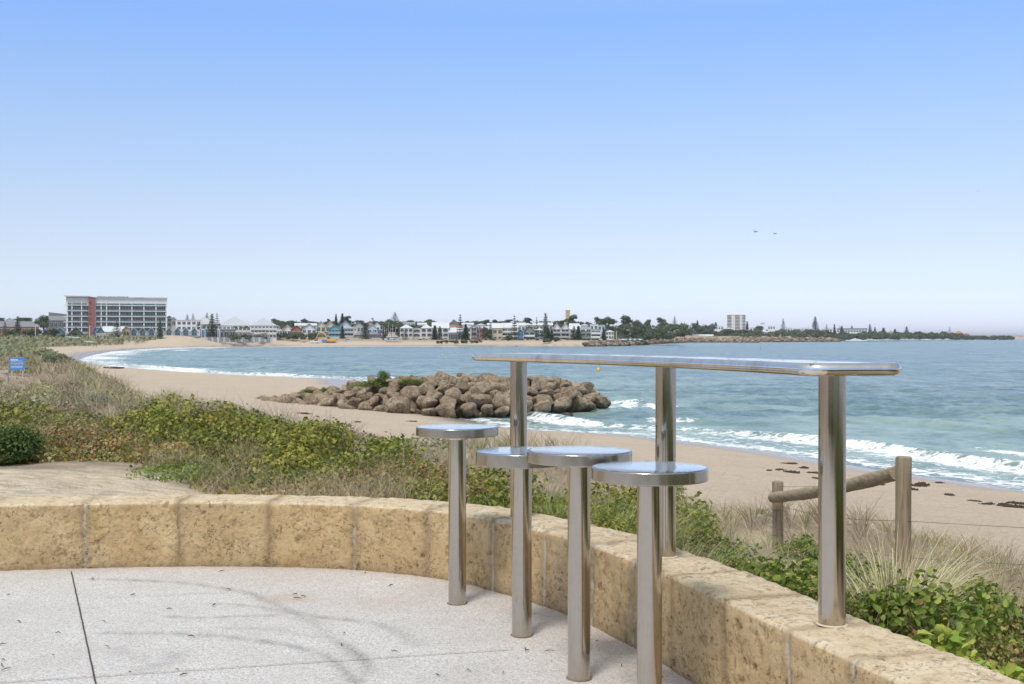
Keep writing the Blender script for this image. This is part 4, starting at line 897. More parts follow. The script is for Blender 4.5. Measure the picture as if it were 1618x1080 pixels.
for row in range(8):
    px = 424+rd.uniform(-8, 8)+(row % 2)*14
    while px < 958:
        fy = footy(px); dz = (fy-HZ)/F; d0_ = 4.72/dz; base = CAMZ-4.72
        topz_d = d0_+3.6; topz = CAMZ-(crest(px)-HZ)/F*topz_d
        rowsn = 6; s_row = row/(rowsn-1)
        if row < 6: y = d0_+s_row*3.8+rd.uniform(-.25, .25); z = base+.15+(topz-.42-base-.15)*min(1, s_row*1.08)**.8
        else: y = d0_+4.4+(row-6)*1.3+rd.uniform(-.3, .3); z = topz-.45-(row-6)*.5
        size = rd.uniform(.42, .74)*(1.12 if row < 4 else 1.0)*(1.25 if rd.random() < .15 else 1)
        x = (px-809)/F*y; high = topz-base
        if px > 925: size *= .85
        ok = True
        if high < 1.0 and row > 3: ok = False
        if px > 945 and row > 2: ok = False
        if ok:
            tone = rd.choices((0, 1, 2), weights=(3, 4 if px < 620 else 2, 1 if px < 600 else 3))[0]
            o = link('boulder', RK[rd.randrange(11)][tone], None); o.location = (x, y, z+rd.uniform(-.1, .12)); o.rotation_euler = (rd.uniform(-.5, .5), rd.uniform(-.5, .5), rd.uniform(0, 6.3)); o.scale = (size*rd.uniform(.95, 1.3), size, size*rd.uniform(.75, 1.05)); nrock += 1
            where = ['at the landward end of the groyne', 'in the landward half of the groyne', 'below the bushes on the groyne', 'left of the middle of the groyne', 'in the middle of the groyne', 'just left of the far table post', 'just right of the far table post', 'near the seaward end of the groyne', 'at the seaward tip of the groyne'][int(np.searchsorted([470, 530, 590, 660, 735, 812, 870, 920], px))]
            hgt_ = ['foot', 'second row', 'third row', 'fourth row', 'upper row', 'crest', 'top', 'back slope'][row]
            tag(o, '%s %s boulder %s, %s' % ('big' if size > .74 else 'small' if size < .54 else 'medium', RMAT[tone][0], where, hgt_), 'boulder', 'boulders of the rock groyne')
        px += (size*2*F/y)*rd.uniform(.80, .96)
for i, (px, py, s, lab) in enumerate([(897, 655, .35, 'small lone rock awash in the shallows before the groyne'), (720, 657, .55, 'low greenish rock at the waterline in front of the groyne'), (690, 655, .5, 'dark flat rock at the waterline left of the greenish one'), (545, 652, .35, 'small rock lying on the sand before the landward end of the groyne')]):
    dd = 4.95/((py-HZ)/F); o = link('rock', RK[i+2][2], None); o.location = ((px-809)/F*dd, dd, SEA+.05); o.scale = (s*1.3, s, s*.7); tag(o, lab, 'rock')
print('rocks', nrock)
by_l = {}
for o in bpy.data.objects:
    if o.name.startswith('boulder'): by_l.setdefault(o['label'], []).append(o)
for l_, os_ in by_l.items():
    if len(os_) > 1:
        os_.sort(key=lambda q: q.location.x)
        for q, w_ in zip(os_, ['left one', 'right one'] if len(os_) == 2 else ['left one', 'middle one', 'right one', 'far right one', 'last one']): q['label'] = l_+', '+w_
# smaller rubble filling the heart of the groyne
rm = rock_mesh('rubble', 44, 2); V0 = np.array([v.co[:] for v in rm.vertices]); F0 = np.array([p.vertices[:] for p in rm.polygons]); Vs, Fs = [], []
for i in range(700):
    px = rng.uniform(430, 945); fy = footy(px); d0_ = 4.72/((fy-HZ)/F); s_ = rng.uniform(0, 1); y = d0_+.7+s_*5; tz = CAMZ-(crest(px)-HZ)/F*(d0_+3.6); z = SEA+.1+(tz-.75-SEA)*min(1, s_*1.3)*rng.uniform(.3, .95); s = rng.uniform(.3, .55)
    th = rng.uniform(0, 6.28); P = V0*[s*1.2, s, s*.85]; P = np.stack([P[:, 0]*math.cos(th)-P[:, 1]*math.sin(th), P[:, 0]*math.sin(th)+P[:, 1]*math.cos(th), P[:, 2]], 1)+[(px-809)/F*y, y, z]; Fs.append(F0+i*len(V0)); Vs.append(P)
tag(link('rock_rubble', np_mesh('rock_rubble', np.concatenate(Vs), np.concatenate(Fs)), RMAT[2][1]), 'dark smaller rubble wedged between the big boulders of the groyne', 'rubble', kind='stuff')
# greenery on the groyne
gm = bush_mesh('groyne_bush', 1.0, .7, 3000, [(.12,.18,.03), (.17,.22,.045), (.085,.13,.03), (.24,.24,.07)], [3, 2, 2, 1], .11, .5, 91, 'rh')
for px, py, dd, sx_, sz_, lab in [(453, 632, 82.5, .85, .9, 'rounded green bush growing at the landward end of the rock groyne'), (590, 609, 85, 2.0, .8, 'long low green bush on the crest of the rock groyne'), (604, 600, 85.5, .6, 1.3, 'upright green sprig on top of the long bush of the groyne'), (645, 604, 86, 1.3, .6, 'olive green bush on the groyne crest right of the long bush'), (486, 620, 84, .9, .6, 'thin olive bush among the landward boulders'), (512, 622, 84, .35, 1.0, 'small green weed among the landward boulders'), (415, 629, 84, .8, .35, 'sparse low plant at the very end of the groyne, on the sand')]:
    dd = 4.72/((footy(px)-HZ)/F)+2.4; x, y, z = at(px, py-1, dd); o = plant('groyne_bush', (x, y, z-.1), gm, None, lab, 'bush', 'green bushes on the groyne', (sx_*.85, .9, sz_*.72), 0)
# ---------------------------------------------------------------- far shore
def P3(px, py, d): return Vector(at(px, py, d))
def sc(d): return d/F                                  # metres per photo pixel at distance d
pal = {'white': (.74,.74,.73), 'offwhite': (.62,.61,.58), 'cream': (.62,.56,.43), 'grey': (.42,.43,.44), 'dgrey': (.20,.21,.225), 'teal': (.08,.20,.26), 'turq': (.17,.37,.43), 'paleblue': (.46,.57,.66), 'blue': (.09,.22,.42), 'red': (.30,.10,.085), 'brick': (.36,.15,.08), 'orange': (.45,.20,.11), 'tan': (.50,.38,.22), 'green': (.22,.27,.22), 'dblue': (.10,.14,.24), 'wood': (.45,.30,.15), 'dkgreen': (.07,.13,.11), 'brown': (.16,.10,.07), 'yellow': (.56,.48,.31), 'roofw': (.58,.60,.62), 'roofg': (.43,.45,.47)}
def PM(k, r=.7): return paint('paint_'+k, pal[k], r, 0, .08, .15)
t = NT('far_glass'); t.set(color=(.045,.065,.08), rough=.12, spec=.8); GL = t.m
t = NT('dark_opening'); t.set(color=(.05,.055,.06), rough=.6); DK = t.m
t = NT('glass_rail'); t.set(color=(.10,.155,.16), rough=.15, spec=.6); GR = t.m
def fd(px, d): return d+44 if (px > 420 and 600 < d < 720) else d*1.14 if (px > 1040 and 990 <= d < 1260) else d
def building(label, cat, x0, x1, yt, yb, d, wall='white', roof='roofw', rt='gable', rh=8, dep=9, rows=2, cols=3, op='window', bal=None, wfrac=(.62, .55), name='house', rz=0, skip0=False, over=.35, rpx=None, group=None, wcol=None):
    """x0,x1 facade edges, yt wall top, yb foot (photo pixels) at distance d; rt: gable (ridge away from us), side (ridge along the facade), hip, flat, shed"""
    d = fd((x0+x1)/2, d); k = sc(d); th0 = math.atan(((x0+x1)/2-809)/F); W = (x1-x0)*k*(math.cos(th0) if name != 'villa' else 1); Hh = (yb-yt)*k; c = P3((x0+x1)/2, yb, d); o = empty(name, c, rz-th0, label, cat, group); rh *= k
    gb = min(0, float(gz1(c.x, c.y))-c.z)-1.0
    mb = MB(); mb.box(-W/2, W/2, 0, dep, gb, Hh)
    if rt == 'gable': mb.prism([(-W/2, Hh), (W/2, Hh), (0, Hh+rh)], 0, dep)
    if rt == 'twin':
        for s in (-1, 1): mb.prism([(s*W/4-W/4, Hh), (s*W/4+W/4, Hh), (s*W/4, Hh+rh)], 0, dep)
    mb.build('wall', PM(wall), o)
    mb = MB(); e = over; th = .22
    def gab(cx, w, y0, y1, z, r):
        mb.prism([(cx-w/2-e, z-e*r/(w/2)), (cx, z+r), (cx, z+r+th), (cx-w/2-e, z-e*r/(w/2)+th)], y0, y1); mb.prism([(cx, z+r), (cx+w/2+e, z-e*r/(w/2)), (cx+w/2+e, z-e*r/(w/2)+th), (cx, z+r+th)], y0, y1)
    if rt == 'gable': gab(0, W, -e-.3, dep+e, Hh, rh)
    elif rt == 'twin':
        for s in (-1, 1): gab(s*W/4, W/2-e*2, -e-.3, dep+e, Hh, rh)
    elif rt == 'side':
        V = [(-W/2-e, -e, Hh), (W/2+e, -e, Hh), (W/2+e, dep/2, Hh+rh), (-W/2-e, dep/2, Hh+rh), (-W/2-e, dep+e, Hh), (W/2+e, dep+e, Hh)]; mb.add(V, [(0,1,2,3), (3,2,5,4), (0,3,4), (1,5,2), (0,4,5,1)])
    elif rt == 'hip':
        q = min(W*.5, dep/2)*.98; V = [(-W/2-e, -e, Hh), (W/2+e, -e, Hh), (W/2+e, dep+e, Hh), (-W/2-e, dep+e, Hh), (-W/2+q, dep/2, Hh+rh), (W/2-q, dep/2, Hh+rh)]; mb.add(V, [(0,1,5,4), (1,2,5), (2,3,4,5), (3,0,4), (3,2,1,0)])
    elif rt == 'shed': mb.prism([(-W/2-e, Hh), (W/2+e, Hh), (W/2+e, Hh+rh*.4), (-W/2-e, Hh+rh)], -e, dep+e)
    else: mb.box(-W/2-e*.6, W/2+e*.6, -e*.6, dep+e, Hh, Hh+max(rh, .3))
    mb.build('roof', PM(roof, .55), o)
    if rows and cols:
        cw, chh = W/cols, Hh/rows; ww, wh = cw*wfrac[0], chh*wfrac[1]
        m = MB(); m.box(-ww/2, ww/2, -.09, .05, 0, wh); wm = m.mesh('window', (GL if op == 'window' else DK))
        fm_ = MB(); fm_.box(-ww*.03, ww*.03, -.13, -.092, 0, wh); fm_.box(-ww/2, ww/2, -.13, -.092, wh*.94, wh); wfm = fm_.mesh('window_frame', PM(wcol or 'offwhite'))
        for r in range(rows):
            for q in range(cols):
                w_ = link('window' if op == 'window' else 'opening', wm, None, o); w_.location = (-W/2+cw*(q+.5), 0, chh*(r+.5)-wh/2)
                f_ = link('window_frame', wfm, None, w_)
        if bal:
            for r in range(1 if not skip0 else 1, rows):
                m = MB(); m.box(-W/2+.1, W/2-.1, -1.2, -.001, -.14, .02); b_ = m.build('balcony_slab', PM('white' if wall != 'white' else 'offwhite'), o); b_.location = (0, 0, chh*r)
                m = MB(); m.box(-W/2+.15, W/2-.15, -1.19, -1.12, .02, .95 if bal != 'low' else .7); m.build('balustrade', GR if bal == 'glass' else PM(bal if bal in pal else 'grey'), b_)
    return o
# --- the hotel
d = 630; k = sc(d)
h0 = P3(103, 541, d); TH = .30; ho = empty('hotel', h0, TH, 'white seven-storey hotel with a red stair tower and rows of glazed balconies', 'hotel')
def hx(px): tt_ = (px-809)/F; return (tt_*h0.y-h0.x)/(math.cos(TH)-tt_*math.sin(TH))
def hz(py): return (541-py)*k
mb = MB(); mb.box(hx(105), hx(141), 2.0, 16, -2, hz(474)); mb.box(hx(150), hx(263), 2.0, 16, -2, hz(473)); mb.build('wall', PM('grey'), ho)
mb = MB(); mb.box(hx(104.5), hx(140.5), -.1, 16, hz(482), hz(469)); mb.build('parapet', PM('offwhite'), ho)
mb = MB(); mb.box(hx(150), hx(264), -.1, 16, hz(479.5), hz(470.5)); mb.build('parapet', PM('white'), ho)
mb = MB(); mb.prism([(hx(100.5), hz(466.6)), (hx(141.5), hz(467.2)), (hx(150.5), hz(469)), (hx(150.5), hz(469.6)), (hx(141), hz(468.3)), (hx(104), hz(468.8))], -1.5, 17); mb.build('roof', PM('roofg'), ho)
mb = MB(); mb.box(hx(150.2), hx(264.6), -.8, 16.5, hz(470.6), hz(468.4)); mb.build('roof', PM('roofg'), ho)
mb = MB(); mb.box(hx(140), hx(150.6), -1.2, 15, -2, hz(468.6)); tw = mb.build('stair_tower', PM('red'), ho)
for py in (477.5, 486, 494.5, 503.5, 512.5): mb = MB(); mb.box(hx(141.2), hx(144.4), -1.32, -1.15, hz(py+1.4), hz(py-1.4)); mb.build('window', GL, tw)
fl = [481.6, 490.6, 499.3, 508.0, 516.6, 525.5]
def bays(xs, dx=1.0): return xs
colsL = [106.5, 113.8, 129, 138.5]; colsR = [150.8, 160, 168.5, 189, 208.5, 227.5, 246.5, 262.5]
for i, py in enumerate(fl):
    for (a, b) in ((104, 140), (150.6, 264.3)):
        mb = MB(); mb.box(hx(a)-(1.0 if a < 110 else 0), hx(b), -.6, 2, hz(py+.55), hz(py-.45)); mb.build('balcony_slab', PM('white'), ho)
for i in range(5):
    top, bot = fl[i]+.55, fl[i+1]-.5
    if i == 0: pass
for i, py in enumerate(fl):                            # storey above slab i
    top = (fl[i-1]+.6) if i else 473.5
    if i == 0: top = 474.2
    for cs in (colsL, colsR):
        for a, b in zip(cs[:-1], cs[1:]):
            mb = MB(); mb.box(hx(a)+.35, hx(b)-.35, 1.75, 1.95, hz(py-.5), hz(top+1.2)); g_ = mb.build('window', GL, ho)
            nm = 3 if b-a > 12 else 2; mb = MB()
            for q in range(1, nm+1): x = hx(a)+(hx(b)-hx(a))*q/(nm+1); mb = MB(); mb.box(x-.09, x+.09, 1.6, 1.74, hz(py-.5), hz(top+1.2)); mb.build('mullion', PM('offwhite'), g_)
            mb = MB(); mb.box(hx(a)+.2, hx(b)-.2, -.5, -.44, hz(py-.5), hz(py-3.0)); mb.build('balustrade', GR, ho)
        for a in cs[:-1]+([cs[-1]] if cs is colsR else []):
            mb = MB(); mb.box(hx(a)-.3, hx(a)+.3, -.3, 1.9, hz(py-.5), hz(top)); mb.build('pier', PM('white'), ho)
rd = random.Random(3); x = 153.5                       # roof-edge lettering, too small in the photo to read as words
mb0 = PM('dgrey')
while x < 202: w_ = rd.uniform(.9, 1.9); hh_ = rd.uniform(.9, 1.7); mb = MB(); mb.box(hx(x), hx(x+w_), -.95, -.83, hz(468.6), hz(468.6-hh_)); mb.build('letter', mb0, ho); x += w_+rd.uniform(.5, .9)
for x in (213, 215.5, 217.5, 220, 223, 226): mb = MB(); mb.box(hx(x), hx(x+1.2), -.95, -.82, hz(469.8), hz(468.6-rd.uniform(0, 1))); mb.build('letter', PM('grey'), ho)

B = building
# --- row of teal gabled villas in front of the hotel
order = ['first', 'second', 'third', 'fourth', 'fifth', 'sixth', 'seventh', 'eighth']
for i, cx in enumerate([211.5, 225.3, 239.5, 253.5, 267, 280.5, 293.5, 307]):
    o = B('teal gabled villa with white roof, %s from the left in the row below the hotel' % order[i], 'villa', cx-6.4, cx+6.4, 524.5, 537.5, 600, 'offwhite', 'roofw', 'gable', 7.6, 14, 0, 0, name='villa', group='teal gabled villas below the hotel', over=.5)
    k = sc(600); mb = MB(); mb.prism([(-5.0*k, 13*k), (5.0*k, 13*k), (0, 19.0*k)], -.12, -.02); mb.build('gable_panel', PM('teal'), o)
    mb = MB(); mb.box(-3.6*k, 3.6*k, -.10, .05, 6.6*k, 12.6*k); w_ = mb.build('window', GL, o); mb = MB(); mb.box(-.5*k, .5*k, -.2, -.11, 6.6*k, 12.6*k); mb.build('window_frame', PM('teal'), w_)
    mb = MB(); mb.box(-4.6*k, 4.6*k, -.10, .05, .2*k, 5.2*k); mb.build('opening', DK, o)
    mb = MB(); mb.box(-6.4*k, 6.4*k, -1.6, -.0, 5.4*k, 6.2*k); b_ = mb.build('balcony_slab', PM('grey'), o); mb = MB(); mb.box(-6.0*k, 6.0*k, -1.6, -1.5, 6.2*k, 8.2*k); mb.build('balustrade', PM('dgrey'), b_)
B('cream-fronted villa with a timber gable, left of the teal villa row', 'villa', 194, 205, 520, 532, 602, 'wood', 'roofw', 'gable', 5, 14, 1, 1, op='opening', name='villa')
B('long white-roofed low building between the teal villas and the blue gables', 'building', 163, 196, 524, 536, 604, 'offwhite', 'roofw', 'side', 9, 16, 1, 4, name='low_building')
B('small blue-gabled villa at the foot of the red stair tower', 'villa', 146.5, 154.5, 522, 530, 598, 'blue', 'roofw', 'gable', 6, 12, 1, 1, name='villa')
B('teal-gabled villa beside the small blue one, right below the red tower', 'villa', 154.5, 163, 522, 531, 598, 'teal', 'roofw', 'gable', 6, 12, 1, 1, name='villa')
B('flat-roofed cream kiosk on the sand below the hotel', 'kiosk', 152, 168, 527, 537, 560, 'cream', 'offwhite', 'flat', .8, 8, 1, 3, op='opening', name='kiosk')
B('dark green gabled house under a wide white roof, left of the hotel foot', 'house', 107, 133, 528, 538, 590, 'dkgreen', 'roofw', 'gable', 12, 14, 1, 3, name='house')
B('teal gabled house with white roof at the far left below the grey building', 'house', 84, 105, 526, 536, 590, 'teal', 'roofw', 'gable', 9, 14, 1, 2, name='house')
B('small white-roofed teal house left of the bay, half behind dark trees', 'house', 10, 30, 525, 535, 590, 'teal', 'roofw', 'gable', 6, 12, 1, 2, name='house')
B('long low house with grey roof and orange gables at the left edge', 'house', -20, 62, 516, 528, 640, 'brick', 'dgrey', 'side', 9, 14, 1, 9, name='house')
for i, cx in enumerate((6, 22, 37, 52)): pass
B('two-level slate grey building left of the hotel', 'building', 72, 104, 506, 530, 660, 'dgrey', 'dgrey', 'side', 8, 20, 2, 5, name='grey_building')
B('grey flat-topped upper building behind the slate one, left of the hotel', 'building', 78, 105, 498, 507, 690, 'grey', 'dgrey', 'shed', 5, 15, 1, 4, name='grey_building')
B('white gabled houses roof seen at the far left above the grey roof', 'house', 8, 22, 506, 512, 720, 'white', 'roofw', 'gable', 4, 12, 1, 2, name='house')
B('small flat-roofed cream house just right of the hotel', 'house', 264, 271, 501, 516, 650, 'cream', 'dgrey', 'hip', 3, 10, 2, 1, name='house')
B('narrow grey house right of the small cream one beside the hotel', 'house', 271, 278, 504, 516, 648, 'grey', 'dgrey', 'hip', 4, 10, 1, 1, name='house')
B('white flat-roofed building with dark windows behind the end of the villa row', 'building', 279, 318, 506, 522, 640, 'white', 'offwhite', 'flat', 1, 12, 2, 5, name='white_building')
B('white hip-roofed resort wing left of the two big roof peaks', 'resort', 300, 345, 512, 533, 655, 'white', 'roofg', 'hip', 12, 22, 2, 7, bal='offwhite', name='resort_wing')
B('big white resort with the left roof peak and balconies', 'resort', 345, 396, 514, 534, 635, 'white', 'roofg', 'hip', 15, 26, 2, 8, bal='offwhite', name='resort_wing')
B('big white resort with the right roof peak and balconies', 'resort', 396, 437, 514, 534, 637, 'white', 'roofg', 'hip', 13, 26, 3, 7, bal='offwhite', name='resort_wing')
B('flat-roofed grey terrace building with two blue doors before the resort', 'building', 316, 372, 520, 535, 612, 'dgrey', 'offwhite', 'flat', 1, 6, 1, 6, op='opening', name='terrace_building')
for px, l in ((321, 'tall blue doorway panel left, right of the villa row'), (344, 'tall blue doorway panel right, in front of the resort')):
    kk = sc(606); o = empty('blue_portal', P3(px, 535, 606), 0, l, 'portal'); mb = MB(); mb.box(-2.6*kk, 2.6*kk, 0, .6, -.5, 14*kk); mb.build('panel', PM('blue'), o); mb = MB(); mb.box(-3.4*kk, -2.62*kk, -.1, .7, -.5, 15*kk); mb.box(2.62*kk, 3.4*kk, -.1, .7, -.5, 15*kk); mb.box(-2.6*kk, 2.6*kk, -.1, .7, 14.05*kk, 15*kk); mb.build('frame', PM('white'), o)
# sail shades
for px, w_, l in ((391, 20, 'white triangular sail shade in front of the resort, the left one'), (412, 22, 'cream sail shade in front of the resort, the right one')):
    kk = sc(615); o = empty('sail_shade', P3(px, 534, 615), 0, l, 'shade sail'); hw_ = w_/2*kk
    mb = MB(); V = [(-hw_, -3, 5*kk), (hw_, 0, 8.8*kk), (hw_*.4, 5, 4.6*kk), (-hw_*.2, 0, 5.6*kk)]; mb.add(V, [(0, 3, 1), (0, 2, 3), (3, 2, 1)]); mb.add([(x, y, z-.06) for x, y, z in V], [(0, 1, 3), (0, 3, 2), (3, 1, 2)]); mb.build('sail', PM('white' if px < 400 else 'cream'), o)
    for x_, y_, z_ in (V[0], V[1], V[2]): mb = MB(); mb.tube([(x_, y_, -1.5), (x_, y_, z_)], .12, 8); mb.build('mast', PM('grey'), o)
# street fence and wall along the beach
o = empty('beach_fence', P3(376, 538, 600), 0, 'long grey slatted fence along the top of the far beach', 'fence'); kk = sc(600)
for i in range(34): x = (-51+i*3.1)*kk; mb = MB(); mb.box(x, x+2.7*kk, 0, .12, -.6, 5.2*kk); mb.build('fence_panel', PM('dgrey' if i % 3 else 'grey'), o)
for i in range(35): x = (-51.2+i*3.1)*kk; mb = MB(); mb.box(x-.06, x+.06, -.08, .2, -.6, 5.6*kk); mb.build('post', PM('grey'), o)
kk = sc(650); o = empty('beach_wall', P3(459, 538.5, 650), 0, 'low buff limestone wall along the far beach in front of the gabled houses', 'wall'); mb = MB(); mb.box(-31*kk, 31*kk, 0, .5, -1, 4.6*kk); mb.build('wall_face', PM('tan'), o); mb = MB(); mb.box(-31*kk, 31*kk, -.08, .58, 4.61*kk, 4.95*kk); mb.build('coping', PM('cream'), o)
# --- houses along the far beach, left to right
B('white house with dark triangular gable window, left of a pair behind palms', 'house', 430, 446, 520, 533, 640, 'white', 'roofw', 'gable', 7, 14, 1, 2, name='house', wfrac=(.8,.6))
B('white house with dark triangular gable window, right of a pair behind palms', 'house', 446, 462, 520, 533, 642, 'white', 'roofw', 'gable', 7, 14, 1, 2, name='house', wfrac=(.8,.6))
B('small house with rust-red gable and white garage doors', 'house', 460, 477, 520, 533, 636, 'brick', 'orange', 'gable', 6, 12, 1, 2, name='house', wcol='white')
B('grey-gabled house with white lattice front', 'house', 477, 500, 519.5, 534, 634, 'white', 'dgrey', 'gable', 8.5, 12, 2, 3, name='house')
B('long white hip-roofed house with grey roof behind the lattice-fronted one', 'house', 466, 500, 514, 520, 665, 'offwhite', 'roofw', 'side', 4, 12, 1, 4, name='house')
B('cream house with twin gables above the yellow excavator', 'house', 500, 529, 514, 525, 648, 'cream', 'roofw', 'twin', 7, 16, 1, 4, name='house', bal=None)
B('dark open carport-like ground floor house below the cream twin gables', 'house', 501, 518, 524, 537, 636, 'dgrey', 'offwhite', 'flat', .8, 6, 1, 2, op='opening', name='house')
B('bright turquoise three-storey house with pyramid gable behind the excavator', 'house', 518.5, 539.5, 519.5, 539, 626, 'turq', 'turq', 'gable', 6.5, 12, 3, 2, op='opening', bal='turq', name='house', wfrac=(.84,.6))
B('pale house with a blue sloping roof behind the turquoise one', 'house', 537, 555, 514, 524, 660, 'paleblue', 'dblue', 'gable', 8, 14, 1, 2, name='house')
B('three-storey grey house with white flat roof and cream side wall', 'house', 541, 558, 518.5, 539, 630, 'grey', 'roofw', 'shed', 4.5, 12, 3, 2, op='opening', bal='grey', name='house', wfrac=(.86,.6))
B('narrow cream side wing joined to the grey three-storey house', 'house', 558.6, 565, 516.5, 539, 631, 'cream', 'cream', 'flat', .6, 10, 3, 1, name='house', wfrac=(.3,.3))
B('house with dark blue-grey gable roof behind the grey three-storey one', 'house', 558, 575, 515, 525, 662, 'grey', 'dblue', 'gable', 7, 14, 1, 3, name='house')
B('low dark grey house with hipped roofs, left half, beside a pine', 'house', 560, 578, 529, 539.5, 622, 'dgrey', 'dgrey', 'hip', 7, 10, 1, 3, op='opening', name='house')
B('low dark grey house with hipped roofs, right half, with tan side wall', 'house', 579, 599, 528, 539.5, 624, 'dgrey', 'dgrey', 'hip', 6, 10, 2, 4, op='opening', name='house')
B('pale blue gabled house behind the low dark grey one', 'house', 580, 596, 518, 530, 650, 'paleblue', 'roofw', 'gable', 6.5, 14, 1, 2, name='house')
B('small white gabled house right of the pale blue one', 'house', 591, 601, 514.5, 524, 664, 'white', 'roofw', 'gable', 5, 12, 1, 1, name='house')
B('narrow blue-grey house at the left edge of the marina', 'house', 597, 602.5, 521, 536, 640, 'dblue', 'roofg', 'flat', .7, 8, 3, 1, name='house')
B('long flat white building on the rise behind the marina trees', 'building', 624, 656, 510, 517, 760, 'offwhite', 'white', 'flat', 1.2, 12, 1, 9, name='long_building')
# white arched apartments
def arched(label, x0, x1, yt, yb, d, cols, rt, rh, rows=3):
    o = B(label, 'apartments', x0, x1, yt, yb, d, 'offwhite', 'roofw', rt, rh, 12, 0, 0, name='apartment_block'); d = fd(x0, d); k = sc(d); W = (x1-x0)*k; H_ = (yb-yt)*k; cw, ch = W/cols, H_/rows
    for r in range(rows):
        for q in range(cols):
            w_, h_ = cw*.74, ch*.68; P = [(-w_/2, 0), (w_/2, 0), (w_/2, h_*.7), (w_*.3, h_*.93), (0, h_), (-w_*.3, h_*.93), (-w_/2, h_*.7)]
            m = MB(); m.prism(P, -.08, .05); a = m.build('arched_opening', DK, o); a.location = (-W/2+cw*(q+.5), 0, ch*r+ch*.14)
            m = MB(); m.box(-w_/2, w_/2, -.14, -.09, 0, h_*.3); m.build('balustrade', PM('dgrey'), a)
    return o
arched('white three-storey apartment block with hip roof and small windows at the marina edge', 632, 652, 518, 539.5, 622, 3, 'hip', 6)
arched('white apartment block section with wide dark balconies, between the two hip roofs', 652, 665, 519, 539.5, 624, 1, 'flat', .8)
arched('white arched apartment block with hip roof, two arches wide', 665, 683, 518, 539.5, 621, 2, 'hip', 6)
arched('white apartment block section half hidden by two pines', 683, 699, 517.5, 539.5, 624, 2, 'side', 9)
arched('white apartment block end with a single column of arches', 699, 709, 518, 539.5, 621, 1, 'side', 9)
B('green-grey gabled house with pale roof high behind the arched apartments', 'house', 704, 727, 514, 522, 655, 'green', 'roofw', 'gable', 7, 14, 1, 3, name='house')
B('brick-red low roofed house behind the dark glazed pavilion', 'house', 708, 728, 517, 522, 645, 'offwhite', 'brick', 'side', 3, 10, 1, 3, name='house')
B('white-roofed pavilion with dark glazed front behind a pine', 'house', 709, 731, 525, 539.5, 620, 'dgrey', 'roofw', 'side', 8, 12, 1, 4, name='house', wfrac=(.9,.75))
B('cream three-storey house behind the dense pine', 'house', 731, 744, 517, 539.5, 624, 'cream', 'roofw', 'hip', 4, 12, 3, 2, name='house')
B('tall narrow white house with three stacked balconies', 'house', 744, 753, 516, 539.5, 622, 'white', 'roofw', 'gable', 3.5, 12, 3, 1, op='opening', bal='glass', name='house', wfrac=(.8,.66))
B('dark red and grey three-storey house right of the narrow white one', 'house', 753, 762, 519, 539.5, 622, 'red', 'dgrey', 'flat', 1.2, 12, 3, 1, op='opening', name='house', wfrac=(.8,.55))
B('brown brick house behind the brown-leaved tree', 'house', 762, 778, 520, 539.5, 626, 'brown', 'roofw', 'side', 5, 12, 3, 2, op='opening', name='house')
B('cream house with white roof and yellow side wall, right of a pine', 'house', 778, 794, 518, 539.5, 622, 'yellow', 'roofw', 'side', 8, 13, 2, 2, name='house')
B('long white-roofed pink and cream house with terrace awnings', 'house', 794, 818, 517.5, 539.5, 624, 'cream', 'roofw', 'side', 8, 13, 3, 3, op='opening', bal='offwhite', name='house', wfrac=(.8,.5))
B('small bright blue house with white trim between two pines', 'house', 818, 827, 524, 539.5, 618, 'blue', 'paleblue', 'gable', 4, 10, 2, 2, name='house')
B('large pale roofed white house behind the small blue one', 'house', 806, 830, 514, 524, 645, 'white', 'roofw', 'side', 5, 14, 1, 4, name='house')
B('grey-green house with dark pointed gable and open verandas', 'house', 827.5, 845, 523, 539.5, 620, 'green', 'dgrey', 'gable', 9, 13, 2, 1, op='opening', bal='white', name='house', wfrac=(.85,.6))
B('wide yellow upper house with a row of windows behind pines', 'house', 842, 873, 513.5, 521, 648, 'yellow', 'roofw', 'side', 4.5, 14, 1, 6, name='house')
B('white three-bay house with glass balconies right of the dark gable', 'house', 845, 860, 521, 539.5, 620, 'offwhite', 'roofw', 'hip', 3, 12, 3, 2, op='opening', bal='glass', name='house', wfrac=(.84,.6))
B('grey-fronted house mostly hidden behind dense pines', 'house', 860, 873, 520, 539.5, 622, 'grey', 'dgrey', 'flat', 1, 12, 3, 2, name='house')
B('three-storey white house with twin dark gables and deep balconies', 'house', 873, 900, 518.5, 539.5, 618, 'white', 'roofw', 'twin', 9, 15, 3, 2, op='opening', bal='low', name='house', wfrac=(.8,.62))
B('white-roofed wing stepping down right of the twin gables', 'house', 900, 917, 520, 539.5, 624, 'offwhite', 'roofw', 'side', 7, 15, 3, 2, op='opening', name='house')
B('white modern house with curved balconies and flat roof', 'house', 917, 934, 518, 539.5, 620, 'white', 'offwhite', 'flat', 1.4, 12, 3, 2, op='opening', bal='glass', name='house', wfrac=(.7,.45))
B('white modern house with long striped balconies at the right end of the row', 'house', 934, 949, 521, 539.5, 619, 'white', 'dgrey', 'flat', 1, 12, 3, 1, op='opening', bal='white', name='house', wfrac=(.9,.5))
B('white box-shaped penthouse above the end of the row', 'house', 932, 945, 512.5, 521, 640, 'white', 'offwhite', 'flat', .8, 10, 1, 2, name='house')
B('pale upper house with flat roof beside the white penthouse', 'house', 945, 956, 514, 521, 640, 'paleblue', 'roofw', 'flat', .8, 10, 1, 2, name='house')
B('low white house with terrace between the row and the dense trees', 'house', 957, 970, 524, 535, 640, 'offwhite', 'roofw', 'hip', 3, 10, 2, 3, name='house')
B('square tan brick water tower block rising behind a tree', 'tower', 893.5, 900.8, 490.5, 512, 950, 'tan', 'tan', 'flat', 1, 7, 4, 1, name='brick_tower', wfrac=(.2,.25))
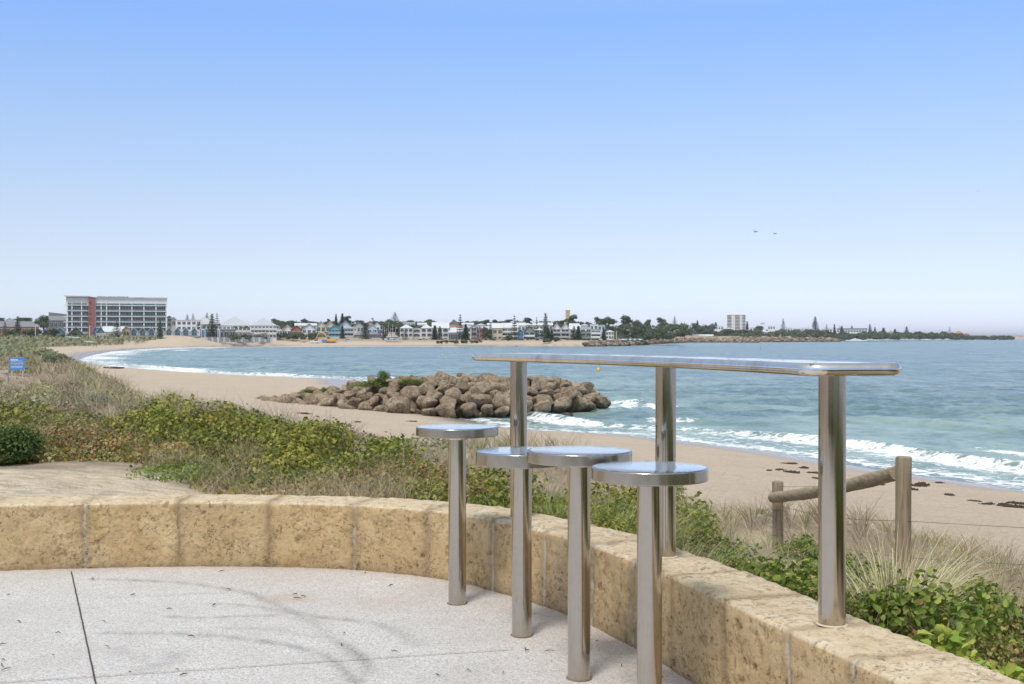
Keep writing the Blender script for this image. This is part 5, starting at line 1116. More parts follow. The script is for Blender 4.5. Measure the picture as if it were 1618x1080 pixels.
for a, b, yt, wc, rc, rt, l in [(470, 484, 510, 'white', 'roofg', 'hip', 'above the rust-red gable'), (486, 498, 511, 'offwhite', 'roofw', 'side', 'above the lattice-fronted house'), (556, 566, 510.5, 'white', 'roofw', 'hip', 'above the cream side wing'), (574, 586, 511, 'offwhite', 'brick', 'side', 'above the low dark grey house'), (660, 674, 511, 'white', 'roofw', 'side', 'between the two white hip roofs'), (684, 700, 509.5, 'offwhite', 'roofg', 'hip', 'above the pair of dense pines'), (700, 712, 511.5, 'cream', 'roofw', 'side', 'left of the green-grey gable'), (730, 748, 511, 'white', 'roofw', 'side', 'above the cream three-storey house'), (752, 768, 512, 'offwhite', 'roofg', 'hip', 'above the dark red house'), (770, 790, 511.5, 'white', 'roofw', 'side', 'above the yellow side wall'), (826, 842, 511.5, 'offwhite', 'roofw', 'hip', 'above the dark pointed gable'), (900, 915, 512, 'white', 'roofw', 'side', 'above the stepped white wing'), (917, 930, 512.5, 'offwhite', 'roofg', 'hip', 'above the curved white balconies')]:
    B('small pale house on the rise, %s' % l, 'house', a, b, yt+1.5, 522, 702 if a < 600 else 668, wc, rc, rt, 3.2, 12, 1, max(2, int((b-a)/4)), name='house', group='pale houses on the rise')
# --- beyond the breakwater
B('white twelve-storey apartment tower on the skyline', 'tower', 1149, 1178, 497.5, 523, 1400, 'white', 'offwhite', 'flat', .6, 18, 0, 0, name='apartment_tower')
tw = [o for o in bpy.data.objects if o.name.startswith('apartment_tower')][0]; k = sc(1400)
for r in range(11):
    for a, b in ((-14.3, -7.4), (-2.4, 5.4), (9.2, 14.2)): mb = MB(); mb.box(a*k, b*k, -.15, .1, (25.5-2.28*(r+1)+.55)*k, (25.5-2.28*r-.45)*k); mb.build('balcony_opening', DK, tw)
    for a in (-5.0, 7.4): mb = MB(); mb.box((a-.6)*k, (a+.6)*k, -.15, .1, (25.5-2.28*(r+1)+.9)*k, (25.5-2.28*r-.7)*k); mb.build('window', GL, tw)
B('small white flat house on the wooded rise left of the skyline tower', 'house', 1048, 1057, 510, 516, 1000, 'white', 'offwhite', 'flat', .5, 10, 1, 2, name='house')
B('dark-windowed modern house among trees, left of the skyline tower', 'house', 1064, 1084, 512.5, 519, 1050, 'grey', 'roofw', 'flat', .8, 12, 1, 4, name='house')
B('grey and white modern house beside a rounded dark tree', 'house', 1084, 1097, 514.5, 520, 1060, 'offwhite', 'dgrey', 'flat', .8, 12, 1, 3, name='house')
B('pale pink house with hip roof left of the skyline tower', 'house', 1099, 1117, 516, 521, 1100, 'offwhite', 'roofw', 'hip', 2.5, 12, 1, 3, name='house')
B('long white terrace of houses just left of the skyline tower', 'house', 1118, 1143, 515.5, 521, 1150, 'white', 'offwhite', 'flat', .7, 12, 1, 6, name='house')
B('white low house under the skyline tower', 'house', 1143, 1160, 519, 525, 1150, 'offwhite', 'roofw', 'hip', 2, 12, 1, 3, name='house')
B('pale blue house with white roof beneath the trees right of the skyline tower', 'house', 1194, 1217, 524, 530, 1120, 'paleblue', 'roofw', 'hip', 2.6, 12, 1, 5, name='house')
B('small white house left of the pale blue one', 'house', 1185, 1193, 517, 523, 1200, 'white', 'roofw', 'hip', 2, 10, 1, 2, name='house')
B('small house with bright orange tiled roof among trees', 'house', 1222, 1234, 525, 530, 1120, 'cream', 'orange', 'hip', 3.4, 10, 1, 2, name='house')
B('white house on the skyline between two pairs of palms and a pine', 'house', 1213, 1225, 515.5, 520, 1300, 'white', 'offwhite', 'flat', .5, 10, 1, 3, name='house')
for i, (a, b, l) in enumerate([(1241, 1252, 'white two-storey house right of the tall skyline pine, first of a row'), (1253, 1265, 'pale grey house second in the row right of the tall skyline pine'), (1266, 1279, 'low white house at the right end of the row before the big pine')]):
    B(l, 'house', a, b, 518.5+i*.5, 524, 1250, ['white', 'grey', 'offwhite'][i], 'roofw', 'flat' if i != 1 else 'hip', 1+i*.4, 12, 1, 3, name='house')
B('long dark-roofed house with solar panels near the big pine', 'house', 1262, 1280, 524, 529, 1180, 'grey', 'dgrey', 'side', 2.5, 12, 1, 4, name='house')
B('long three-storey white building with dark flat roof among pines on the right', 'apartments', 1322, 1370, 520.5, 530, 1500, 'white', 'dgrey', 'flat', 2.2, 14, 2, 11, op='opening', name='apartment_block', wfrac=(.7,.6))
B('low white house with pale roof left of the long dark-roofed building', 'house', 1298, 1315, 519.5, 524, 1500, 'offwhite', 'roofw', 'flat', .8, 10, 1, 4, name='house')
B('small white house between the pines right of the long building', 'house', 1381, 1388, 525, 532, 1600, 'white', 'roofw', 'gable', 2, 10, 1, 1, name='house')
B('orange-roofed house beside a dark pine on the right shore', 'house', 1403, 1412, 524.5, 530, 1700, 'cream', 'orange', 'hip', 2, 10, 1, 2, name='house')
B('white flat house on the low skyline of the right shore', 'house', 1455, 1470, 524.5, 529, 1900, 'white', 'offwhite', 'flat', .5, 12, 1, 3, name='house')
B('brick-orange house with peaked roof near the end of the far point', 'house', 1508, 1522, 526, 532, 2100, 'orange', 'orange', 'hip', 4, 14, 1, 3, name='house')
B('lower orange house right of the peaked one at the far point', 'house', 1522, 1532, 527.5, 532.5, 2110, 'orange', 'orange', 'hip', 2, 12, 1, 2, name='house')
B('last low pale house at the very tip of the far point', 'house', 1533, 1538, 529.5, 533, 2150, 'offwhite', 'dgrey', 'flat', .4, 10, 1, 1, name='house')
B('tan beach cafe with long white roof behind the breakwater', 'cafe', 1080, 1127, 530.5, 536, 1000, 'tan', 'roofw', 'side', 2.6, 14, 1, 6, op='opening', name='cafe', wfrac=(.85,.6))
B('small turquoise kiosk at the right end of the beach cafe', 'kiosk', 1127, 1134, 531, 535, 1000, 'turq', 'yellow', 'flat', .6, 6, 1, 1, name='kiosk')

# --- trees
GUM = [(.085,.115,.055), (.115,.145,.07), (.06,.085,.045), (.14,.16,.085)]
PINE = [(.05,.085,.045), (.065,.10,.05), (.04,.065,.038)]
TRK = paint('trunk', (.17,.13,.10), .9)
def crown_round(seed, n=3600):                           # unit crown: about 1 tall, 1 wide
    rb = np.random.default_rng(seed); parts = []
    for k in range(13):
        a = rb.uniform(0, 6.28); q = rb.uniform(0, .32); c = np.array([q*math.cos(a), q*math.sin(a), rb.uniform(.30, .84)-q*.45]); m = n//13; rr_ = rb.uniform(.13, .23)
        P, D = dome(m, rr_, rr_*.8, rb, -.8, .55); f = rb.uniform(.7, 1.3)
        parts.append(rhomb(P+c, D+rb.normal(0, .5, D.shape)+[0, 0, .3], .062*rb.uniform(.7, 1.3, m), .048, pick(m, GUM, [3, 2, 2, 1], .2, rb)*f))
    return vmesh('crown', parts)
def crown_pine(seed, tiers=13, dense=1.0, w=.30):        # Norfolk pine: whorls of nearly level branches
    rb = np.random.default_rng(seed); Ps, Ns, Ls = [], [], []
    for tdx in range(tiers):
        s = tdx/(tiers-1); z = .12+.86*s; R_ = (w*(1-s)**.8+.018)*rb.uniform(.8, 1.12); nb = 7
        for b in range(nb):
            a = b*6.283/nb+tdx*.7+rb.uniform(-.2, .2); Rb = R_*rb.uniform(.7, 1.12); m = int(34*dense*(R_/w+.25))
            u = rb.uniform(.08, 1, m); x = u*Rb; side = rb.normal(0, .030*(1-.4*u)); zz2 = z-.10*Rb*np.sin(u*2.2)+.07*Rb*u*u*2+rb.normal(0, .007, m)
            Ps.append(np.stack([x*math.cos(a)-side*math.sin(a), x*math.sin(a)+side*math.cos(a), zz2], 1)); Ns.append(np.stack([rb.normal(0, .6, m), rb.normal(0, .6, m), np.ones(m)], 1))
    P = np.concatenate(Ps); N = np.concatenate(Ns); n = len(P); f = rb.uniform(.8, 1.2, (n, 1))
    return vmesh('crown', [rhomb(P, N, .045*rb.uniform(.6, 1.3, n), .028, pick(n, PINE, [3, 2, 2], .2, rb)*f)])
def trunk_mesh(r, h, limbs=0, seed=1):
    rb = random.Random(seed); mb = MB(); mb.tube([(0, 0, -.08), (.004, .0, h*.5), (0, .004, h)], [r*1.2, r*.85, r*.35], 8)
    for i in range(limbs): a = rb.uniform(0, 6.28); q = rb.uniform(.15, .3); mb.tube([(0, 0, h*.45), (q*.5*math.cos(a), q*.5*math.sin(a), h*.75), (q*math.cos(a), q*math.sin(a), h*1.0)], [r*.6, r*.4, r*.15], 6)
    return mb.mesh('trunk', TRK)
def palm_mesh(seed):
    rb = np.random.default_rng(seed); Ps = []; n = 0; parts = []
    for b in range(22):
        a = rb.uniform(0, 6.28); el = rb.uniform(-.5, 1.2); m = 34; u = np.linspace(.05, 1, m); x = .27*u*math.cos(el*.8); z = .86+.27*(u*math.sin(el)-.75*u*u)+.02
        P = np.stack([x*math.cos(a), x*math.sin(a), z], 1); parts.append(rhomb(P, np.stack([rb.normal(0, .5, m), rb.normal(0, .5, m), np.ones(m)], 1), .07*(1.1-u*.6), .018, pick(m, [(.10,.15,.05), (.15,.19,.07)], [1, 1], .2, rb)))
    return vmesh('crown', parts)
CR = [crown_round(700+i) for i in range(5)]; TRR = [trunk_mesh(.03, .62, 5, i) for i in range(2)]
CP = [crown_pine(720, 14, 1, .27), crown_pine(721, 11, .8, .34), crown_pine(722, 17, 1.3, .20), crown_pine(723, 9, .7, .30)]; TRP = trunk_mesh(.014, .97)
PL = [palm_mesh(740+i) for i in range(2)]; TPL = trunk_mesh(.016, .88)
def tree(kind, px, yt, yb, d, wpx, label, group=None, v=None):
    d = fd(px, d); k = sc(d); b = P3(px, yb, d); zg = gz1(b.x, b.y); base = min(b.z, zg) if b.z-zg < 3 else b.z; H_ = at(0, yt, d)[2]-base
    v = int(px) if v is None else v
    nm = {'round': 'broadleaf_tree', 'pine': 'norfolk_pine', 'palm': 'palm_tree'}[kind]
    o = empty(nm, (b.x, b.y, base), px*1.7, label, 'tree', group or {'round': 'broadleaf trees of the far shore', 'pine': 'pines of the far shore', 'palm': 'palms of the far shore'}[kind])
    W = wpx*k*(1.35 if kind == 'pine' else 1.15); cm = {'round': CR, 'pine': CP, 'palm': PL}[kind]; base_w = {'round': .95, 'pine': [.58, .7, .44, .62][v % 4], 'palm': .55}[kind]
    o.scale = (W/base_w, W/base_w, H_)
    link('crown', cm[v % len(cm)], LEAF, o); link('trunk', {'round': TRR[v % 2], 'pine': TRP, 'palm': TPL}[kind], None, o); return o
for px, yt, yb, d, w_, v, l in [
 (28, 500, 540, 560, 15, 0, 'wide Norfolk pine at the left edge in front of the orange-gabled house'), (8, 508, 535, 590, 10, 1, 'smaller pine at the extreme left edge'),
 (185, 507, 537.5, 585, 20, 1, 'neatly tiered Norfolk pine in front of the long white-roofed building below the hotel'), (253, 506, 537.5, 585, 11, 0, 'slim Norfolk pine in front of the fourth teal villa'),
 (296, 496, 512, 700, 8, 1, 'small Norfolk pine behind the white flat building, left of a pair'), (305, 495.5, 512, 700, 9, 3, 'small Norfolk pine behind the white flat building, right of a pair'),
 (327, 494, 515, 690, 11, 1, 'open Norfolk pine behind the hip-roofed resort wing'), (335, 496, 534, 605, 16, 0, 'broad dark Norfolk pine in front of the resort'), (343, 494, 520, 640, 10, 3, 'sparse tiered Norfolk pine rising beside the left resort peak'),
 (531, 496, 516, 720, 6, 2, 'slim skyline pine above the turquoise house'), (541, 495, 512, 760, 8, 2, 'dark pine touching the round skyline tree'), 
 (577, 510, 539.5, 612, 16, 0, 'Norfolk pine in front of the low dark grey house'), (541, 514, 540, 612, 8, 2, 'dark narrow pine between turquoise and grey houses'),
 (624, 493, 512, 800, 16, 1, 'tall dark skyline pine above the marina'), (640, 522, 540.5, 610, 14, 1, 'small Norfolk pine in front of the white hip-roofed apartments'),
 (687, 514, 540.5, 610, 11, 2, 'dense pine before the arched apartments, left one'), (695, 515, 540.5, 609, 11, 0, 'dense pine before the arched apartments, right one'),
 (727, 497, 540.5, 612, 14, 1, 'tall open Norfolk pine beside the white-roofed pavilion'), (736, 512, 540.5, 610, 13, 2, 'thick bushy pine before the cream three-storey house'),
 (775, 511, 540, 611, 12, 1, 'open Norfolk pine right of the brown brick house'), (813, 499, 540.5, 611, 15, 1, 'tallest tiered Norfolk pine in the beachfront row, beside the small blue house'),
 (848, 501, 540, 611, 7, 3, 'slim pine left of the white three-bay house'), (862, 495, 540.5, 612, 13, 0, 'Norfolk pine with dark conical top before the yellow house'), (866, 518, 541, 608, 10, 2, 'bushy low pine beside the conical-topped one'), (872, 520, 541, 608, 8, 2, 'bushy low pine at the left edge of the twin-gabled house'),
 (907, 515, 540.5, 610, 12, 0, 'dark pine before the stepped white wing, left one'), (914, 515, 540.5, 609, 12, 2, 'dark pine before the stepped white wing, right one'), (954, 519, 541, 612, 10, 2, 'dark pine at the right end of the beachfront row'),
 (1066, 499, 516, 1000, 8, 1, 'skyline pine above the wooded rise left of the tower'), (1102, 506, 516, 1150, 5, 2, 'thin little skyline pine near the pale pink house'), (1131, 508.5, 516, 1200, 5, 2, 'small dark pine left of the skyline tower, first of a pair'), (1126.5, 510, 516, 1200, 4, 2, 'small dark pine left of the skyline tower, second of a pair'),
 (1180.5, 507, 522, 1250, 5, 2, 'slim pine hugging the right side of the skyline tower'), (1237.5, 503, 525, 1200, 9, 1, 'tall tiered pine on the skyline left of the white house row'), (1288, 500, 526, 1200, 12, 0, 'biggest Norfolk pine on the right-hand skyline'), (1306, 511.5, 520, 1500, 5, 3, 'small pine right of the biggest Norfolk pine'),
 (1318.5, 512, 530, 1400, 5, 2, 'narrow pine at the left end of the long dark-roofed building'), (1330, 515, 530, 1400, 7, 2, 'dark pine in front of the long dark-roofed building, left one'), (1346, 514.5, 524, 1550, 5, 2, 'pine poking above the long dark-roofed building'),
 (1374.5, 512, 533, 1500, 9, 0, 'dark tapering pine right of the long building'), (1382.5, 516.5, 526, 1650, 4, 2, 'small thin pine beside the small white house'), (1396, 518, 533, 1550, 10, 2, 'broad dark conical pine on the right shore'), (1414, 519.5, 533, 1650, 8, 2, 'dark pine beside the orange-roofed house'),
 (1432.5, 515.5, 533, 1650, 9, 0, 'tall pine standing out of the dark trees on the right shore'), (1500.5, 516, 527, 2000, 5, 3, 'last pine on the far point, left of the orange houses'), (1327, 513.5, 522, 1600, 4, 3, 'tiny pine crown on the skyline over the long building')]:
    tree('pine', px, yt, yb, d, w_, l, v=v)
for px, yt, yb, d, w_, l in [
 (70, 494, 538, 560, 24, 'tall loose dark tree between the orange-gabled house and the slate building'), (18, 518, 541, 545, 26, 'dark rounded tree low at the left edge'), (46, 516, 540, 545, 24, 'rounded dark green tree right of the wide Norfolk pine'), (82, 516, 540, 548, 22, 'dark bushy tree below the slate grey building'), (100, 526, 541, 545, 20, 'low green tree at the foot of the teal gabled house'), (118, 522, 540, 575, 20, 'green tree in front of the dark green gabled house'), (0, 500, 515, 800, 30, 'low distant tree mass at the extreme left skyline'), (40, 500, 514, 900, 34, 'low wide distant tree behind the white roof on the left skyline'),
 (434, 502, 522, 720, 20, 'rounded skyline tree behind the right resort roof'), (445, 506, 522, 715, 16, 'smaller skyline tree right of the resort'), (462, 504.5, 520, 715, 11, 'round skyline tree above the rust-red gable'), (481, 501, 518, 720, 11, 'round skyline tree above the lattice-fronted house'), (492, 507, 518, 725, 16, 'low skyline tree between two round ones'), (519, 502.5, 516, 720, 9, 'small skyline tree behind the cream twin gables'),
 (548, 497, 514, 760, 15, 'large round skyline tree behind the blue-roofed house'), (568, 504.5, 516, 740, 15, 'skyline tree above the dark blue-grey gable'), (497, 524, 540, 610, 16, 'dark bushy tree left of the yellow excavator'), (513, 520, 538, 640, 12, 'dark tree between the cream house and the turquoise one'),
 (607, 524, 540, 606, 12, 'dark round tree at the left corner of the marina'), (606, 506, 530, 690, 18, 'grey-green tree behind the marina, left'), (618, 504, 530, 700, 22, 'big grey-green tree behind the marina, middle'), (632, 505, 526, 715, 16, 'grey-green tree behind the marina, right'), (598, 506, 524, 700, 10, 'small tree left of the marina trees'), (666, 507, 520, 720, 16, 'low skyline tree behind the arched apartments'), (676, 510, 520, 720, 12, 'low skyline tree above the two-arch block'),
 (717, 504, 514, 760, 9, 'small round skyline tree left of the tall open pine'), (755, 507, 517, 760, 17, 'low skyline tree above the narrow white house'), (769, 504, 515, 760, 17, 'skyline tree above the brown brick house'), (781.5, 503, 514, 760, 8, 'pointed skyline tree above the yellow side wall'), (803, 503, 515, 760, 17, 'domed skyline tree above the long white roof'), (832, 500, 515, 740, 18, 'large domed skyline tree above the dark pointed gable'),
 (768, 513, 540, 612, 13, 'brown-leaved tree in front of the brown brick house'), (888, 504, 518, 740, 18, 'low green tree behind the twin gables'), (903, 494, 522, 760, 22, 'wide tree in front of the tan brick tower'), (915, 508, 522, 700, 22, 'green tree mass right of the tan brick tower'), (880, 531, 541, 605, 14, 'low green bush tree before the twin-gabled house'), (803, 528, 540, 610, 14, 'low green tree before the terrace awnings'),
 (944, 499, 524, 760, 18, 'rounded tree crown above the white penthouse'), (961, 497, 526, 740, 24, 'big rounded tree crown, first of the dense wood'), (987, 495, 528, 760, 26, 'tallest spreading crown of the dense wood'), (1006, 502, 530, 740, 18, 'rounded crown right of the tallest one in the wood'), (1024, 503, 530, 800, 16, 'round-topped tree in the middle of the wood'), (1044, 500, 524, 850, 22, 'spreading crown at the right of the wood'), (1063, 509, 528, 900, 20, 'lower green crown below the skyline pine'), (1097, 508.5, 522, 1000, 14, 'rounded dark tree beside the grey and white house'),
 (1150, 518, 532, 1050, 26, 'dark tree mass in front of the skyline tower'), (1120, 519, 533, 1050, 26, 'dark tree mass left of the skyline tower'), (1090, 518, 531, 1000, 24, 'dark tree mass above the beach cafe'), (1172, 519, 532, 1080, 24, 'dark tree mass right below the skyline tower'), (1200, 513, 528, 1200, 18, 'green tree behind the pale blue house'), (1260, 520, 532, 1150, 24, 'dark trees before the white house row')]:
    tree('round', px, yt, yb, d, w_, l)
for px, yt, yb, d, w_, l in [(314, 511, 534, 606, 9, 'palm at the right end of the teal villas'), (325, 511, 534, 604, 9, 'palm between the two blue doorways, left'), (346, 510, 534, 606, 9, 'palm beside the right blue doorway'), (338, 514, 534, 606, 8, 'palm between the two blue doorways, right'), (381, 514, 534, 608, 9, 'palm in front of the left resort peak'), (389, 513, 534, 608, 9, 'palm left of the sail shades'), (372, 514, 535, 606, 8, 'palm at the left of the resort lawn'), (438, 514.5, 536, 612, 7, 'palm before the left white gabled house'), (443.5, 516, 536, 612, 6, 'slim palm before the pair of white gabled houses'), (449, 512, 536, 612, 9, 'taller palm between the white gabled houses and the rust-red gable'), (588.5, 501.5, 520, 720, 4.5, 'lone skyline palm above the pale blue house'), (680, 504, 518, 760, 5, 'lone skyline palm behind the arched apartments'), (1203.5, 509.5, 518, 1250, 4, 'skyline palm right of the tower, left of a pair'), (1207, 509, 518, 1250, 4, 'skyline palm right of the tower, right of a pair')]:
    tree('palm', px, yt, yb, d, w_, l)
# woods that read as one mass
def wood(name, label, rows, n, leaf, cols=GUM, wts=(3, 2, 2, 1)):
    parts = []
    for (x0, x1, yt, yb, d, cr_) in rows:
        K = int((x1-x0)/cr_*2.2)+1
        for i in range(K):
            px = rng.uniform(x0, x1); dd = fd(px, d)*(1+rng.uniform(-.03, .03)); yt2 = yt+rng.uniform(0, (yb-yt)*.6); k = sc(dd); r = cr_*k*rng.uniform(.5, 1.0); c = P3(px, yt2+cr_*.5, dd)
            m = n; P, D = dome(m, r, r*.75, rng, -.6, .6); f = rng.uniform(.7, 1.3); parts.append(rhomb(P+np.array(c), D+rng.normal(0, .5, D.shape)+[0, 0, .3], leaf*k*rng.uniform(.7, 1.4, m), leaf*k*.8, pick(m, cols, wts)*f))
        zz3 = None
    return tag(link(name, vmesh(name, parts), LEAF), label, 'wood', kind='stuff')
wood('distant_wood', 'dense dark green wood on the rise behind and right of the beachfront houses', [(425, 640, 507, 514, 790, 6), (600, 690, 506, 516, 790, 7), (690, 930, 508, 514, 790, 5), (1290, 1520, 527, 534.5, 1560, 4.5), (1280, 1420, 528, 535, 1340, 5), (930, 1080, 511, 537, 740, 11), (1000, 1080, 520, 537, 700, 9), (960, 1060, 522, 538, 690, 8), (1055, 1200, 521, 534, 1080, 9), (1180, 1320, 521, 534, 1130, 8), (1290, 1400, 524, 533.5, 1400, 6), (1385, 1510, 524, 533.5, 1650, 6), (1500, 1600, 531, 534.5, 2050, 2.5), (1040, 1130, 514, 524, 1100, 7)], 330, 2.3)
wood('street_greenery', 'low hedges, bushes and street trees between the far houses', [(420, 640, 511, 520, 700, 7), (640, 930, 512, 520, 690, 6), (350, 420, 528, 536, 611, 5), (430, 500, 526, 536, 614, 5), (0, 130, 528, 541, 560, 9), (-20, 100, 508, 516, 780, 8), (690, 760, 538.5, 540.5, 606, 1.5), (860, 880, 536, 540, 606, 2), (640, 950, 536, 539, 625, 1.6)], 220, 2.0)
# --- breakwaters and revetment of small rocks
def rockline(name, label, segs, n, size, hh_):
    V0 = np.array([v.co[:] for v in RM.vertices]); F0 = np.array([p.vertices[:] for p in RM.polygons]); Vs, Fs, Cs = [], [], []; b = 0
    for i in range(n):
        u = rng.uniform(0, len(segs)-1.001); a, c = segs[int(u)], segs[int(u)+1]; f = u-int(u); x = a[0]+(c[0]-a[0])*f; y = a[1]+(c[1]-a[1])*f; wv_ = rng.uniform(0, 1); dx, dy = c[0]-a[0], c[1]-a[1]; L = math.hypot(dx, dy)
        hh2 = a[2]+(c[2]-a[2])*f; x += -dy/L*wv_*hh2*1.6; y += dx/L*wv_*hh2*1.6; s = size*rng.uniform(.6, 1.4); th = rng.uniform(0, 6.28)
        P = V0*[s*1.2, s, s*.8]; P = np.stack([P[:, 0]*math.cos(th)-P[:, 1]*math.sin(th), P[:, 0]*math.sin(th)+P[:, 1]*math.cos(th), P[:, 2]], 1)+[x, y, SEA+.1+wv_*hh2]
        Vs.append(P); Fs.append(F0+b); b += len(P); col = pick(1, [(.19,.15,.11), (.29,.23,.17), (.12,.095,.07), (.37,.30,.22)], [3, 3, 2, 1.5])*(.55 if wv_ < .15 else 1); Cs.append(np.repeat(col, len(P), 0))
    return tag(link(name, np_mesh(name, np.concatenate(Vs), np.concatenate(Fs), {'col': np.concatenate(Cs)}), t_rk), label, 'rocks', kind='stuff')
RM = rock_mesh('small_rock', 33, 2); t = NT('rock_small'); t.set(color=t.attr('col', 'Color'), rough=.95, spec=.15); t_rk = t.m
rockline('breakwater', 'long rock breakwater running out from the far beach', [(40,612,1.5),(58,636,2.6),(66,662,3.2),(108,850,4.2),(163,1055,3.7),(190,1066,3.7),(218,1038,3.0)], 2600, 1.5, 4)
rockline('breakwater', 'second, more distant rock breakwater and its low tip', [(205,1080,3.7),(240,1104,4.0),(324,1226,4.2),(345,1232,3)], 1100, 1.7, 4)
rockline('breakwater', 'farthest low rock breakwater before the sandy point', [(330,1290,5),(400,1448,5),(452,1552,4.5)], 800, 2.0, 4)
rockline('beach_revetment', 'pale rocks banked along the top of the far beach below the houses', [(-115,640,1.2),(-70,644,3.0),(-20,646,3.0),(40,644,2.4)], 900, .75, 3)
# --- marina: masts, boats, cars
rd = random.Random(21); wh = PM('white', .4)
for i, px in enumerate([604, 607.5, 611, 613.6, 617, 620.5, 625]):
    d = 690+i*3; k = sc(d); yt = [513, 516, 518, 509, 517, 512, 519][i]; o = empty('sailboat', P3(px, 536, d), rd.uniform(-.5, .5), 'white sailboat moored in the marina, %s mast from the left' % ['first', 'second', 'third', 'fourth and tallest', 'fifth', 'sixth', 'last'][i], 'boat', 'sailboats in the marina')
    mb = MB(); L = 4.4; V = [(-L, -.9, 1.2), (-L, .9, 1.2), (L*.4, 1.2, 1.3), (L*1.1, 0, 1.7), (L*.4, -1.2, 1.3), (-L*.9, -.5, 0), (-L*.9, .5, 0), (L*.5, 0, 0)]; mb.add(V, [(0,1,2,3,4), (0,5,6,1), (1,6,7,2), (2,7,3), (3,7,4), (4,7,5,0), (5,7,6)]); mb.build('hull', wh, o)
    mb = MB(); mb.box(-L*.5, L*.3, -.6, .6, 1.25, 1.9); mb.build('cabin', wh, o); mb = MB(); mb.tube([(0, 0, 1.3), (0, 0, (536-yt)*k)], .09, 6); mb.build('mast', PM('offwhite'), o); mb = MB(); mb.tube([(0, 0, 2.6), (-L*.8, 0, 2.7)], .12, 6); mb.build('boom', PM('offwhite'), o)
cars = {}
tyre = paint('tyre', (.02,.02,.02), .8)
def car(px, py, d, col, label, rz=0.0, group='cars parked along the far shore'):
    o = empty('parked_car', P3(px, py, d), rz, label, 'car', group)
    body, cab, wh_ = cars.setdefault(col, None) or (None, None, None)
    if body is None:
        mb = MB(); mb.prism([(-2.2, .35), (2.2, .35), (2.25, .7), (2.1, .88), (1.1, .98), (-1.9, 1.0), (-2.2, .85)], -.85, .85); body = mb.mesh('body', PM(col, .3), .05)
        mb = MB(); mb.prism([(1.05, .985), (.45, 1.45), (-1.2, 1.47), (-1.85, 1.005)], -.74, .74); cab = mb.mesh('cabin', GL, .04)
        mb = MB(); mb.lathe([(.33, -.1), (.33, .1)], 14, M=Matrix.Rotation(math.pi/2, 4, 'X')); wh_ = mb.mesh('wheel', tyre); cars[col] = (body, cab, wh_)
    link('body', body, None, o); link('cabin', cab, None, o)
    for x_ in (-1.4, 1.4):
        for y_ in (-.8, .8): w_ = link('wheel', wh_, None, o); w_.location = (x_, y_, .33)
cn = {'white': 'white', 'dblue': 'dark blue', 'grey': 'grey', 'dgrey': 'dark grey', 'blue': 'blue', 'paleblue': 'pale blue', 'red': 'red'}
for i, (px, c) in enumerate([(950, 'white'), (966, 'white'), (981, 'grey'), (985, 'white'), (989.5, 'paleblue'), (993, 'dblue'), (996.5, 'white'), (1000, 'dblue'), (1003.5, 'white'), (1008, 'dgrey'), (1012, 'white')]):
    car(px, 538, 655, c, '%s car parked before the dense wood, number %s from the left of its line' % (cn[c], ['one', 'two', 'three', 'four', 'five', 'six', 'seven', 'eight', 'nine', 'ten', 'eleven'][i]), 1.2)
for i, (px, py, c) in enumerate([(618, 537.5, 'blue'), (621.5, 537, 'white'), (614, 537.5, 'white'), (627, 536.5, 'grey'), (550, 540, 'paleblue')]):
    car(px, py, 640, c, ['blue car at the marina edge', 'white car right of the blue one at the marina edge', 'white car left of the blue one at the marina edge', 'grey car near the white apartments', 'pale blue car in front of the grey three-storey house'][i], .3)
# --- excavator, white van, skip on the far beach
d = 634; ex = empty('excavator', P3(523, 542, d), 0, 'yellow excavator with raised bent arm working on the far beach', 'excavator'); yl = paint('digger_yellow', (.62,.34,.03), .5); dk = DK
mb = MB(); mb.box(-2.2, 2.2, -1.4, -.7, 0, .9); mb.build('track', dk, ex, .1); mb = MB(); mb.box(-2.2, 2.2, .7, 1.4, 0, .9); mb.build('track', dk, ex, .1)
mb = MB(); mb.box(-1.9, 2.9, -1.25, 1.25, 1.0, 2.3); mb.build('body', yl, ex, .12); mb = MB(); mb.box(-1.9, -.2, -1.2, .1, 2.31, 3.4); cb = mb.build('cab', yl, ex, .08); mb = MB(); mb.box(-1.95, -.4, -1.23, -1.205, 2.5, 3.3); mb.build('window', GL, cb)
mb = MB(); mb.tube([(-1.2, .3, 2.2), (-4.2, .3, 5.7), (-6.6, .3, 6.0)], [.42, .38, .28], 8); mb.build('boom', yl, ex); mb = MB(); mb.tube([(-6.3, .3, 6.2), (-8.2, .3, 2.4)], [.3, .24], 8); mb.build('arm', yl, ex); mb = MB(); mb.prism([(-8.8, .6), (-7.4, .5), (-7.2, 1.6), (-8.0, 2.5), (-8.6, 2.1)], -.3, .9); mb.build('bucket', dk, ex)
o = empty('skip_bin', P3(514.5, 541, 634), 0, 'bright blue skip bin under the excavator arm', 'skip'); mb = MB(); mb.prism([(-1.5, .1), (1.5, .1), (2.3, 1.3), (-2.3, 1.3)], -1, 1); mb.build('bin', PM('blue'), o); mb = MB(); mb.box(-2.35, 2.35, -1.08, 1.08, 1.31, 1.4); mb.build('rim', PM('dblue'), o)
o = empty('white_ute', P3(497.5, 542, 632), .2, 'white utility truck parked left of the excavator on the beach', 'truck'); mb = MB(); mb.prism([(-2.6, .45), (2.6, .45), (2.6, 1.0), (1.4, 1.15), (.9, 1.85), (-.4, 1.9), (-.5, 1.1), (-2.6, 1.1)], -.9, .9); mb.build('body', wh, o, .05); mb = MB(); mb.prism([(1.2, 1.2), (.8, 1.75), (-.3, 1.78), (-.35, 1.2)], -.93, .93); mb.build('window', GL, o)
